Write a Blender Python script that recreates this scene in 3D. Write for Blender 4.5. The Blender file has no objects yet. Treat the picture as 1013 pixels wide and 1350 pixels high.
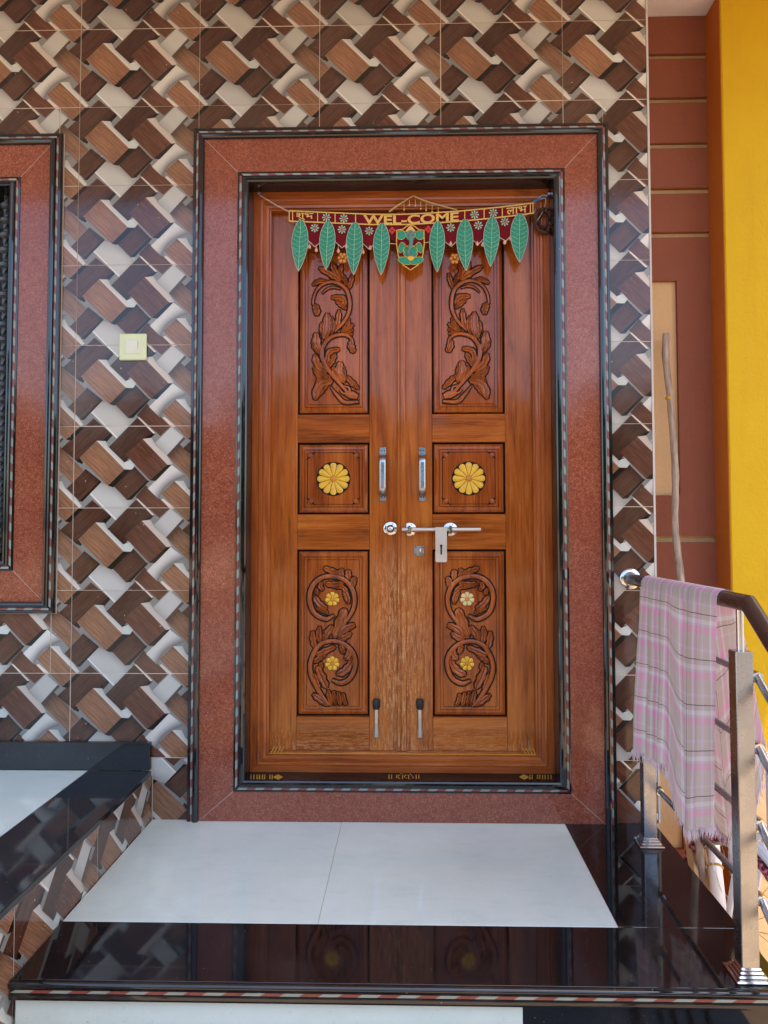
import bpy, math, random
import numpy as np
from mathutils import Vector, Matrix, noise as mnoise
from mathutils.geometry import tessellate_polygon
random.seed(7)
SC = bpy.context.scene
COL = SC.collection

# ---------------------------------------------------------------- camera
CAM = np.array([1.23704, -2.60850, 1.04679]); PITCH, ROLL, YAW = .04059, .00139, .02305
FPX, PX, PY = 950.0, 506.5 + 13.96, 675 - 18.76          # focal length and principal point in photo pixels (1013 x 1350)
def _rot():
    cp, sp, cr, sr, cy, sy = math.cos(PITCH), math.sin(PITCH), math.cos(ROLL), math.sin(ROLL), math.cos(YAW), math.sin(YAW)
    return (np.array([[cy, -sy, 0], [sy, cy, 0], [0, 0, 1]]) @ np.array([[1, 0, 0], [0, cp, -sp], [0, sp, cp]])
            @ np.array([[cr, 0, sr], [0, 1, 0], [-sr, 0, cr]]))
ROT = _rot()
def ray(px, py): return ROT @ np.array([(px - PX) / FPX, 1, -(py - PY) / FPX])
def at(px, py, Y):                                        # the point on the upright plane y = Y
    r = ray(px, py); return CAM + r * ((Y - CAM[1]) / r[1])
def fl(px, py, z):                                        # the point on the level plane z
    r = ray(px, py); return CAM + r * ((z - CAM[2]) / r[2])
def atx(px, py, X):
    r = ray(px, py); return CAM + r * ((X - CAM[0]) / r[0])
cd = bpy.data.cameras.new('camera'); cam = bpy.data.objects.new('camera', cd); COL.objects.link(cam)
cd.sensor_fit = 'HORIZONTAL'; cd.sensor_width = 36; cd.lens = FPX * 36 / 1013
cd.shift_x = -13.96 / 1013; cd.shift_y = -18.76 / 1013
cd.clip_start = .05; cd.clip_end = 2000
M4 = Matrix.Identity(4)
for i in range(3):
    M4[i][0] = ROT[i][0]; M4[i][1] = ROT[i][2]; M4[i][2] = -ROT[i][1]; M4[i][3] = CAM[i]
cam.matrix_world = M4
SC.camera = cam
# ---------------------------------------------------------------- light
SUN_EL, SUN_AZ = math.radians(72), math.radians(100)      # high sun over the open side passage; azimuth from +Y towards +X
w = bpy.data.worlds.new('World'); SC.world = w; w.use_nodes = True
nt = w.node_tree; bg = nt.nodes['Background']; sky = nt.nodes.new('ShaderNodeTexSky')
sky.sky_type = 'NISHITA'; sky.sun_disc = False; sky.sun_elevation = SUN_EL; sky.sun_rotation = SUN_AZ
sky.air_density = 1.0; sky.dust_density = 2.5; sky.ozone_density = 1.0
nt.links.new(sky.outputs[0], bg.inputs[0]); bg.inputs[1].default_value = .15
sl = bpy.data.lights.new('sun', 'SUN'); sl.energy = 4.0; sl.angle = math.radians(.5); sl.color = (1, .95, .87)
so = bpy.data.objects.new('sun', sl); COL.objects.link(so)
sd = Vector((math.sin(SUN_AZ) * math.cos(SUN_EL), math.cos(SUN_AZ) * math.cos(SUN_EL), math.sin(SUN_EL)))
so.rotation_euler = sd.to_track_quat('Z', 'Y').to_euler()
SC.view_settings.view_transform = 'Standard'; SC.view_settings.look = 'None'
SC.view_settings.exposure = 2.15; SC.view_settings.gamma = 1
SC.render.engine = 'CYCLES'
SC.cycles.max_bounces = 8; SC.cycles.glossy_bounces = 5; SC.cycles.diffuse_bounces = 5
SC.cycles.use_denoising = True

# ---------------------------------------------------------------- helpers
def s2l(c): return tuple(((v / 255) / 12.92 if v / 255 <= .04045 else ((v / 255 + .055) / 1.055) ** 2.4) for v in c)
def tag(o, label=None, cat=None, group=None, kind=None):
    if label: o['label'] = label
    if cat: o['category'] = cat
    if group: o['group'] = group
    if kind: o['kind'] = kind
    return o
def empty(name, loc=(0, 0, 0)):
    o = bpy.data.objects.new(name, None); o.location = loc; o.empty_display_size = .05; COL.objects.link(o); return o
def lerp(a, b, t): return a + (b - a) * t
class MB:
    def __init__(s): s.v = []; s.f = []; s.m = []; s.sm = []; s.uv = None
    def vert(s, p): s.v.append(tuple(float(c) for c in p)); return len(s.v) - 1
    def face(s, idx, m=0, smooth=False): s.f.append(tuple(idx)); s.m.append(m); s.sm.append(smooth)
    def poly(s, pts, m=0, smooth=False): s.face([s.vert(p) for p in pts], m, smooth)
    def box(s, x0, x1, y0, y1, z0, z1, m=0, bev=0):
        if x0 > x1: x0, x1 = x1, x0
        if y0 > y1: y0, y1 = y1, y0
        if z0 > z1: z0, z1 = z1, z0
        if bev <= 0:
            b = len(s.v)
            for z in (z0, z1):
                for x, y in ((x0, y0), (x1, y0), (x1, y1), (x0, y1)): s.vert((x, y, z))
            for q in ((3, 2, 1, 0), (4, 5, 6, 7), (0, 1, 5, 4), (1, 2, 6, 5), (2, 3, 7, 6), (3, 0, 4, 7)): s.face([b + i for i in q], m)
            return
        # chamfered box: 24 vertices
        e = bev; c = {}
        for sx in (0, 1):
            for sy in (0, 1):
                for sz in (0, 1):
                    X = (x0, x1)[sx]; Y = (y0, y1)[sy]; Z = (z0, z1)[sz]
                    ix = X + (e if sx == 0 else -e); iy = Y + (e if sy == 0 else -e); iz = Z + (e if sz == 0 else -e)
                    c[sx, sy, sz] = (s.vert((X, iy, iz)), s.vert((ix, Y, iz)), s.vert((ix, iy, Z)))
        def F(ks, a): s.face([c[k][a] for k in ks], m)
        F([(0, 0, 0), (0, 0, 1), (0, 1, 1), (0, 1, 0)], 0); F([(1, 0, 0), (1, 1, 0), (1, 1, 1), (1, 0, 1)], 0)
        F([(0, 0, 0), (1, 0, 0), (1, 0, 1), (0, 0, 1)], 1); F([(0, 1, 0), (0, 1, 1), (1, 1, 1), (1, 1, 0)], 1)
        F([(0, 0, 0), (0, 1, 0), (1, 1, 0), (1, 0, 0)], 2); F([(0, 0, 1), (1, 0, 1), (1, 1, 1), (0, 1, 1)], 2)
        for a in (0, 1):
            for b_ in (0, 1):
                s.face([c[a, b_, 0][0], c[a, b_, 1][0], c[a, b_, 1][1], c[a, b_, 0][1]], m)
                s.face([c[a, 0, b_][0], c[a, 1, b_][0], c[a, 1, b_][2], c[a, 0, b_][2]], m)
                s.face([c[0, a, b_][1], c[1, a, b_][1], c[1, a, b_][2], c[0, a, b_][2]], m)
        for k, t in c.items(): s.face(t, m)
    def tube(s, pts, rad, n=10, m=0, cap=True, up=(0, 0, 1), sq=1.0):
        pts = [Vector(p) for p in pts]
        if not hasattr(rad, '__len__'): rad = [rad] * len(pts)
        rings = []; u = None
        for i, p in enumerate(pts):
            t = (pts[min(i + 1, len(pts) - 1)] - pts[max(i - 1, 0)]).normalized()
            if u is None:
                a = Vector(up)
                if abs(a.dot(t)) > .95: a = Vector((1, 0, 0))
                u = (a - t * a.dot(t)).normalized()
            else:
                u = (u - t * u.dot(t)).normalized()
            v = t.cross(u)
            rings.append([s.vert(p + (u * math.cos(2 * math.pi * k / n) + v * math.sin(2 * math.pi * k / n) * sq) * rad[i]) for k in range(n)])
        for a, b in zip(rings, rings[1:]):
            for k in range(n): s.face((a[k], a[(k + 1) % n], b[(k + 1) % n], b[k]), m, True)
        if cap: s.face(rings[0][::-1], m); s.face(rings[-1], m)
    def lathe(s, prof, origin, axis=(0, -1, 0), n=20, m=0):
        ax = Vector(axis).normalized(); a = Vector((0, 0, 1)) if abs(ax.z) < .9 else Vector((1, 0, 0))
        u = (a - ax * a.dot(ax)).normalized(); v = ax.cross(u); o = Vector(origin); rings = []
        for r, h in prof: rings.append([s.vert(o + ax * h + (u * math.cos(2 * math.pi * k / n) + v * math.sin(2 * math.pi * k / n)) * r) for k in range(n)])
        for A, B in zip(rings, rings[1:]):
            for k in range(n): s.face((A[k], A[(k + 1) % n], B[(k + 1) % n], B[k]), m, True)
        s.face(rings[0][::-1], m); s.face(rings[-1], m)
    def prism(s, pts2, y0, y1, m=0, mside=None):
        """outline in the x-z plane, extruded from y0 (front) to y1"""
        ms = m if mside is None else mside
        a = [s.vert((x, y0, z)) for x, z in pts2]; b = [s.vert((x, y1, z)) for x, z in pts2]
        tris = tessellate_polygon([[Vector((x, z, 0)) for x, z in pts2]])
        for t in tris:
            p = [pts2[i] for i in t]
            ar = (p[1][0] - p[0][0]) * (p[2][1] - p[0][1]) - (p[2][0] - p[0][0]) * (p[1][1] - p[0][1])
            tt = t if ar > 0 else t[::-1]
            s.face([a[i] for i in tt], m); s.face([b[i] for i in tt[::-1]], m)
        n = len(pts2)
        for i in range(n): s.face((a[i], b[i], b[(i + 1) % n], a[(i + 1) % n]), ms)
    def build(s, name, mats, parent=None, fixn=True):
        me = bpy.data.meshes.new(name); me.from_pydata(s.v, [], s.f)
        if not isinstance(mats, (list, tuple)): mats = [mats]
        for mt in mats: me.materials.append(mt)
        me.polygons.foreach_set('material_index', s.m); me.polygons.foreach_set('use_smooth', s.sm)
        if s.uv:
            l = me.uv_layers.new(name='UVMap')
            for p in me.polygons:
                for li in p.loop_indices: l.data[li].uv = s.uv[me.loops[li].vertex_index]
        if fixn:
            import bmesh
            b = bmesh.new(); b.from_mesh(me); bmesh.ops.recalc_face_normals(b, faces=b.faces); b.to_mesh(me); b.free()
        if any(s.sm): me.set_sharp_from_angle(angle=math.radians(42))
        me.update()
        o = bpy.data.objects.new(name, me); COL.objects.link(o)
        if parent:
            o.parent = parent
            if parent.type == 'EMPTY': o.matrix_parent_inverse = Matrix.Translation(-parent.location)   # built in world space
        return o
def spline(pts, n=8):
    """Catmull-Rom through points of any dimension"""
    P = [np.array(p, float) for p in pts]
    if len(P) < 3: return [tuple(lerp(P[0], P[-1], i / n)) for i in range(n + 1)]
    P = [2 * P[0] - P[1]] + P + [2 * P[-1] - P[-2]]; out = []
    for i in range(1, len(P) - 2):
        for k in range(n):
            t = k / n
            out.append(.5 * (2 * P[i] + (P[i + 1] - P[i - 1]) * t + (2 * P[i - 1] - 5 * P[i] + 4 * P[i + 1] - P[i + 2]) * t * t + (3 * P[i] - P[i - 1] - 3 * P[i + 1] + P[i + 2]) * t ** 3))
    out.append(P[-2]); return [tuple(p) for p in out]

# ---------------------------------------------------------------- materials
class NT:
    def __init__(s, name):
        s.mat = bpy.data.materials.new(name); s.mat.use_nodes = True; s.t = s.mat.node_tree; s.b = s.t.nodes['Principled BSDF']
    def n(s, typ, **kw):
        o = s.t.nodes.new('ShaderNode' + typ)
        for k, v in kw.items():
            if k.startswith('i_'):
                key = k[2:]; o.inputs[int(key) if key.isdigit() else key.replace('_', ' ')].default_value = v
            else: setattr(o, k, v)
        return o
    def l(s, a, b): s.t.links.new(a, b)
    def coord(s, kind='Object'): return s.n('TexCoord').outputs[kind] if kind != 'Position' else s.n('NewGeometry').outputs['Position']
    def mapping(s, co, scale=(1, 1, 1), rot=(0, 0, 0), loc=(0, 0, 0)):
        m = s.n('Mapping'); m.inputs['Scale'].default_value = scale; m.inputs['Rotation'].default_value = rot; m.inputs['Location'].default_value = loc
        s.l(co, m.inputs[0]); return m.outputs[0]
    def noise(s, co, scale, detail=4, rough=.55, dist=0):
        o = s.n('TexNoise'); o.inputs['Scale'].default_value = scale; o.inputs['Detail'].default_value = detail; o.inputs['Roughness'].default_value = rough; o.inputs['Distortion'].default_value = dist
        s.l(co, o.inputs['Vector']); return o.outputs['Fac']
    def ramp(s, fac, stops, interp='LINEAR'):
        o = s.n('ValToRGB'); cr = o.color_ramp; cr.interpolation = interp
        while len(cr.elements) < len(stops): cr.elements.new(.5)
        for e, (p, c) in zip(cr.elements, stops):
            e.position = p; e.color = (*c, 1) if len(c) == 3 else c
        s.l(fac, o.inputs[0]); return o.outputs[0]
    def val(s, fac, a, b, c=0., d=1.):
        o = s.n('MapRange'); o.inputs[1].default_value = a; o.inputs[2].default_value = b; o.inputs[3].default_value = c; o.inputs[4].default_value = d
        s.l(fac, o.inputs[0]); return o.outputs[0]
    def mix(s, fac, a, b, mode='MIX'):
        o = s.n('Mix', data_type='RGBA', blend_type=mode)
        for k, v in ((0, fac), (6, a), (7, b)):
            if hasattr(v, 'is_output'): s.l(v, o.inputs[k])
            else: o.inputs[k].default_value = v if k == 0 else ((*v, 1) if len(v) == 3 else v)
        return o.outputs[2]
    def math(s, op, a, b=None):
        o = s.n('Math', operation=op)
        for k, v in ((0, a), (1, b)):
            if v is None: continue
            if hasattr(v, 'is_output'): s.l(v, o.inputs[k])
            else: o.inputs[k].default_value = v
        return o.outputs[0]
    def bump(s, h, strength, dist=.002):
        o = s.n('Bump'); o.inputs['Strength'].default_value = strength; o.inputs['Distance'].default_value = dist
        s.l(h, o.inputs['Height']); s.l(o.outputs[0], s.b.inputs['Normal'])
    def set(s, color=None, rough=None, metal=None, spec=None, coat=None, coat_rough=None):
        for k, v in (('Base Color', color), ('Roughness', rough), ('Metallic', metal), ('Specular IOR Level', spec), ('Coat Weight', coat), ('Coat Roughness', coat_rough)):
            if v is None: continue
            if hasattr(v, 'is_output'): s.l(v, s.b.inputs[k])
            else: s.b.inputs[k].default_value = (*v, 1) if k == 'Base Color' else v
        return s.mat
def plain(name, col, rough=.5, metal=0, spec=.5, var=.12, scale=12, bump=0, coat=0):
    t = NT(name); co = t.coord(); f = t.noise(co, scale, 5)
    c = s2l(col); a = tuple(x * (1 - var) for x in c); b = tuple(min(1, x * (1 + var)) for x in c)
    if bump: t.bump(t.noise(co, scale * 6, 4), bump)
    return t.set(t.ramp(f, [(.3, a), (.7, b)]), t.val(f, .3, .7, rough * .85, min(1, rough * 1.15)), metal, spec, coat)

def wood(name, axis='z', dark=(82, 36, 9), mid=(148, 74, 22), light=(178, 102, 38), wear=False, rough=.26, grainy=1.0, coat=.5):
    t = NT(name); co = t.coord('Position')
    sc = {'z': (26, 26, 1.6), 'x': (1.6, 26, 26)}[axis]
    m = t.mapping(co, sc)
    big = t.noise(t.mapping(co, {'z': (5, 5, .7), 'x': (.7, 5, 5)}[axis]), 2.2, 4, .6, .6)
    ring = t.noise(m, 1.6, 8, .68, 1.2)
    fine = t.noise(t.mapping(co, {'z': (190, 190, 7), 'x': (7, 190, 190)}[axis]), 1, 5, .7)
    f = t.math('ADD', t.math('MULTIPLY', big, .45), t.math('ADD', t.math('MULTIPLY', ring, .4), t.math('MULTIPLY', fine, .25 * grainy)))
    c = t.ramp(f, [(.38, s2l(dark)), (.53, s2l(mid)), (.68, s2l(light))])
    bl = t.val(t.noise(co, 7, 6, .7), .62, .74)                                  # dark grubby blotches
    c = t.mix(t.math('MULTIPLY', bl, .45), c, s2l((60, 30, 18)))
    r = t.val(fine, .3, .7, rough * .8, rough * 1.4)
    if wear:   # varnish worn off round the meeting stiles, low down where hands and feet go
        sep = t.n('SeparateXYZ'); t.l(co, sep.inputs[0])
        dx = t.math('ABSOLUTE', t.math('SUBTRACT', sep.outputs[0], 1.198))
        mx = t.val(dx, .03, .15, 1, 0); mz1 = t.val(sep.outputs[2], .22, .40); mz2 = t.val(sep.outputs[2], .80, 1.0, 1, 0)
        low = t.math('MULTIPLY', t.val(sep.outputs[2], .22, .33, 1, 0), .75)
        area = t.math('ADD', t.math('MULTIPLY', mx, t.math('MULTIPLY', mz2, t.math('MAXIMUM', mz1, .35))), low)
        sn = t.noise(t.mapping(co, {'z': (150, 150, 20), 'x': (20, 150, 150)}[axis]), 1, 7, .8, .6)
        k = t.math('MULTIPLY', area, t.val(sn, .47, .60))
        c = t.mix(t.math('MULTIPLY', k, .72), c, s2l((208, 156, 98)))
        spk = t.math('MULTIPLY', area, t.val(t.noise(co, 260, 3), .64, .7))
        c = t.mix(t.math('MULTIPLY', spk, .7), c, s2l((225, 205, 180)))
        r = t.math('ADD', r, t.math('MULTIPLY', k, .35))
    t.bump(t.math('ADD', fine, t.math('MULTIPLY', ring, .6)), .10, .001)
    return t.set(c, r, 0, .12, coat, .07)

def granite_red():
    t = NT('red_granite'); co = t.coord('Position')
    v = t.noise(co, 120, 6, .8); f = t.noise(co, 330, 3, .7); g = t.noise(co, 3.5, 6, .7)
    c = t.ramp(v, [(.28, s2l((92, 40, 24))), (.5, s2l((138, 70, 46))), (.70, s2l((168, 102, 78)))])
    c = t.mix(t.val(f, .58, .68, 0, .85), c, s2l((206, 160, 140)))
    c = t.mix(t.val(t.noise(co, 300, 2), .62, .72, 0, .6), c, s2l((70, 26, 22)))
    c = t.mix(t.val(g, .35, .65, 0, .3), c, s2l((104, 44, 32)))
    wv = t.noise(co, 3, 2); t.bump(wv, .05, .01)
    return t.set(c, t.val(g, .3, .7, .07, .14), 0, .45)
def granite_black(name='black_granite', base=(13, 13, 15), dust=.35):
    t = NT(name); co = t.coord('Position')
    f = t.noise(co, 380, 4, .7); g = t.noise(co, 4, 5, .65); sp = t.noise(co, 130, 2)
    c = t.ramp(f, [(.4, s2l(base)), (.62, s2l(tuple(x + 12 for x in base))), (.72, s2l((58, 60, 66)))])
    c = t.mix(t.val(g, .5, .8, 0, dust), c, s2l((70, 62, 58)))
    c = t.mix(t.val(sp, .73, .76, 0, .5), c, s2l((150, 145, 140)))
    t.bump(t.noise(co, 3, 2), .03, .01)
    return t.set(c, t.val(t.math('ADD', t.math('MULTIPLY', g, .6), t.math('MULTIPLY', t.noise(t.mapping(co, (18, 60, 18)), 1, 6, .75), .4)), .36, .66, .012, .10), 0, .65)
def tile_print():
    t = NT('printed_wall_tile'); a = t.n('VertexColor'); a.layer_name = 'print'
    co = t.coord('Object')
    def g(ang, s):
        m = t.mapping(co, rot=(0, ang, 0)); m2 = t.mapping(m, (12, 1, 230)); return t.noise(m2, 1, 5, .65, .3)
    A = t.math('MULTIPLY', g(math.radians(-43), 1), 1.0); B = g(math.radians(43), 1)
    isA = t.math('COMPARE', a.outputs['Alpha'], .5); t.t.nodes[-1].inputs[2].default_value = .1
    isB = t.math('COMPARE', a.outputs['Alpha'], 1.0); t.t.nodes[-1].inputs[2].default_value = .1
    k = t.math('ADD', t.math('MULTIPLY', isA, t.val(A, .32, .68, -.5, .45)), t.math('MULTIPLY', isB, t.val(B, .32, .68, -.5, .45)))
    k = t.math('ADD', k, 1.0)
    mul = t.n('VectorMath', operation='SCALE'); t.l(a.outputs['Color'], mul.inputs[0]); t.l(k, mul.inputs['Scale'])
    pos = t.coord('Position'); d = t.noise(pos, 2.3, 5, .6)
    rnd = t.n('ObjectInfo').outputs['Random']; t.l(t.math('MULTIPLY', k, t.val(rnd, 0, 1, .88, 1.1)), mul.inputs['Scale'])
    c = t.mix(t.val(d, .45, .8, 0, .18), mul.outputs[0], s2l((150, 130, 110)))     # thin dust film
    sp = t.val(t.noise(pos, 75, 2), .735, .76, 0, .8); c = t.mix(sp, c, s2l((214, 205, 192)))
    t.bump(t.noise(pos, 7, 3), .22, .004)
    return t.set(c, t.val(d, .3, .7, .07, .16), 0, .5)
def floor_white():
    t = NT('white_vitrified_tile'); co = t.coord('Position'); g = t.noise(co, 2.6, 7, .7); f = t.noise(t.mapping(co, (7, 22, 9), (0, 0, .3)), 1, 7, .75)
    c = t.ramp(g, [(.3, s2l((200, 211, 200))), (.7, s2l((214, 223, 212)))])
    c = t.mix(t.val(f, .52, .74, 0, .28), c, s2l((172, 176, 162)))                  # trodden dust
    c = t.mix(t.val(t.noise(co, 140, 3), .70, .74, 0, .6), c, s2l((130, 115, 95)))
    return t.set(c, t.val(t.math('ADD', t.math('MULTIPLY', g, .5), t.math('MULTIPLY', f, .5)), .38, .62, .03, .16), 0, .65)
def paint(name, col, stain=(60, 40, 30), rough=.75, bscale=60, amt=.25):
    t = NT(name); co = t.coord('Position'); g = t.noise(co, 1.7, 7, .7); f = t.noise(co, 34, 6, .75); st = t.noise(t.mapping(co, (14, 14, 1.2)), 1, 6, .7)
    c = t.mix(t.val(g, .42, .72, 0, amt), s2l(col), s2l(stain)); c = t.mix(t.val(f, .62, .72, 0, .4), c, s2l(stain)); c = t.mix(t.val(st, .55, .8, 0, .35), c, s2l(stain))
    sp = t.val(t.noise(co, 120, 2), .72, .75, 0, .5); c = t.mix(sp, c, s2l(tuple(v * .6 for v in col)))
    t.bump(t.math('ADD', t.noise(co, bscale, 6, .75), t.math('MULTIPLY', t.noise(co, 8, 4), 2.5)), .6, .004)
    return t.set(c, rough, 0, .3)
def steel(name, col=(190, 182, 170), rough=.22, axis='z'):
    t = NT(name); co = t.coord('Position'); f = t.noise(t.mapping(co, (140, 140, 2) if axis == 'z' else (2, 140, 140)), 1, 4); g = t.noise(co, 11, 5, .7)
    c = t.mix(t.val(g, .4, .8, 0, .2), s2l(col), s2l((140, 122, 100)))
    return t.set(c, t.val(g, .3, .7, rough * .7, rough * 1.6), 1)
def cloth_plaid():
    t = NT('plaid_cotton'); uv = t.n('UVMap').outputs[0]; sep = t.n('SeparateXYZ'); t.l(uv, sep.inputs[0])
    def stripes(x, per, stops):
        fr = t.math('FRACT', t.math('DIVIDE', x, per)); return t.ramp(fr, stops, 'CONSTANT')
    gre, pk, wh, lv = s2l((208, 194, 184)), s2l((236, 168, 198)), s2l((236, 232, 234)), s2l((218, 204, 212))
    st = [(0, gre), (.20, wh), (.27, lv), (.34, pk), (.52, lv), (.58, wh), (.66, gre), (.84, lv), (.90, gre)]
    a = stripes(sep.outputs[0], .118, st); b = stripes(sep.outputs[1], .128, [(0, gre), (.18, pk), (.34, lv), (.40, wh), (.50, gre), (.8, lv), (.86, gre)])
    c = t.mix(.5, a, b)
    def line(x, per, off, wd): 
        fr = t.math('FRACT', t.math('DIVIDE', t.math('ADD', x, off), per)); return t.math('LESS_THAN', fr, wd)
    ln = t.math('MAXIMUM', line(sep.outputs[1], .128, .05, .017), line(sep.outputs[0], .236, .02, .010))
    c = t.mix(t.math('MULTIPLY', ln, .86), c, s2l((42, 34, 38)))
    wv = t.n('TexWave'); wv.inputs['Scale'].default_value = 260; t.l(uv, wv.inputs[0])
    t.bump(t.noise(t.mapping(uv, (700, 700, 1)), 1, 2), .25, .001)
    t.b.inputs['Subsurface Weight'].default_value = 0
    mt = t.set(c, .9, 0, .15)
    tr = t.n('BsdfTranslucent'); t.l(c, tr.inputs[0]); mx = t.n('MixShader'); mx.inputs[0].default_value = .28
    t.l(t.b.outputs[0], mx.inputs[1]); t.l(tr.outputs[0], mx.inputs[2]); t.l(mx.outputs[0], t.t.nodes['Material Output'].inputs[0])
    return mt

WV = wood('varnished_wood_upright', 'z', wear=True); WH = wood('varnished_wood_level', 'x', wear=True)
WP = wood('varnished_wood_panel', 'z', dark=(82, 34, 9), mid=(142, 67, 19), light=(170, 92, 32))
WC = wood('carved_wood', 'z', dark=(96, 44, 14), mid=(158, 78, 26), light=(188, 106, 44), rough=.34, grainy=.6)
WFV = wood('frame_wood_upright', 'z', dark=(94, 42, 14), mid=(144, 72, 28), light=(170, 94, 44), rough=.32)
WFH = wood('frame_wood_level', 'x', dark=(94, 42, 14), mid=(144, 72, 28), light=(170, 94, 44), rough=.32)
STAIN = plain('dark_groove_stain', (15, 8, 6), .6, spec=.2, var=.3)
RED, BLK = granite_red(), granite_black()
BLKF = granite_black('black_floor_granite', (11, 10, 11), .28)
TILE = tile_print(); GROUT = plain('tile_grout', (196, 180, 162), .9, var=.15, scale=30)
WHT = floor_white()
DASHW = plain('ivory_inlay', (152, 154, 142), .3); DASHR = plain('red_inlay', (136, 72, 62), .3)
JOINT = plain('pale_joint_filler', (168, 150, 132), .8)
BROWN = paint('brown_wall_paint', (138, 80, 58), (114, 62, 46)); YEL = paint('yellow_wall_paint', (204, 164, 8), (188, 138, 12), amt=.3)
CREAM = paint('cream_wall_paint', (216, 178, 130), (176, 130, 90)); YEL_SHADE = paint('shaded_yellow_paint', (178, 98, 30), (150, 74, 30))  # the last one is yellow paint with shade and brown bounce mixed into its colour
GROOVE = paint('groove_paint', (206, 172, 120), (60, 44, 32), amt=.4)
CEIL = paint('white_ceiling_paint', (214, 206, 208), (190, 180, 178), amt=.2)
PLAST = paint('plaster', (196, 188, 178), (150, 136, 120))
STEEL = steel('brushed_steel', (166, 170, 176), .24); CHROME = steel('chrome', (205, 205, 205), .12); STEELX = steel('latch_steel', (208, 202, 192), .34, 'x')
RAILB = plain('brown_rail_sleeve', (58, 36, 30), .28, var=.1, coat=.25)
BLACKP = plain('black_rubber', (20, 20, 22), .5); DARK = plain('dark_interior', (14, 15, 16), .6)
GOLD = plain('gold_braid', (206, 164, 74), .45, var=.2, scale=200); GOLDP = plain('gold_paint', (188, 142, 58), .5, var=.2)
YFL = plain('yellow_petal_paint', (216, 168, 44), .45, var=.12, scale=60); YFD = plain('deep_yellow_paint', (190, 128, 24), .45); PALEY = plain('pale_cream_paint', (208, 186, 130), .5)
CRIM = plain('crimson_velvet', (104, 22, 30), .95, spec=.1, var=.15, scale=80); LEAFG = plain('green_sequin_cloth', (30, 134, 108), .5, var=.35, scale=160, bump=.5); LEAFE = plain('silver_braid', (176, 170, 158), .6)
VEIN = plain('pale_green_thread', (150, 196, 150), .6); MINT = plain('mint_thread', (150, 184, 160), .6); REDT = plain('red_thread', (190, 54, 44), .6)
PEACH = plain('peach_bead', (206, 150, 128), .3, var=.25, scale=60); BEADG = plain('brass_bead', (196, 160, 92), .3, metal=.6)
BLUE = plain('blue_cord', (40, 110, 170), .6); STRING = plain('cotton_string', (176, 158, 132), .9); DRY = plain('dried_flower', (70, 40, 28), .95, var=.3, scale=90)
SWITCH = plain('cream_plastic', (206, 212, 168), .35, var=.04); SWW = plain('white_plastic', (214, 216, 196), .3, var=.04)
BARK = NT('stripped_branch'); _co = BARK.coord('Object'); _n = BARK.noise(BARK.mapping(_co, (60, 60, 9)), 1, 6, .7)
BARK.bump(_n, .5, .003); BARK = BARK.set(BARK.ramp(_n, [(.3, s2l((112, 92, 78))), (.7, s2l((190, 170, 150)))]), .85)
PLAID = cloth_plaid(); FRINGE = plain('cotton_fringe', (206, 190, 198), .95, var=.2, scale=90)
EARTH = paint('dry_earth', (138, 114, 88), (98, 80, 62), rough=.95, bscale=25); ASPH = plain('asphalt', (84, 82, 80), .9, var=.2, bump=.4)

# ---------------------------------------------------------------- the printed tile
TW, TH, Z0 = .45, .30, 2.9182          # tile pitch; height of the first full joint above the landing
WHc, SHc = (184, 180, 170), (126, 125, 119); LB, LB2, MB_, DB, DB2, BK = (136, 95, 68), (132, 95, 70), (92, 55, 39), (68, 42, 31), (78, 48, 35), (14, 10, 9)
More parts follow.
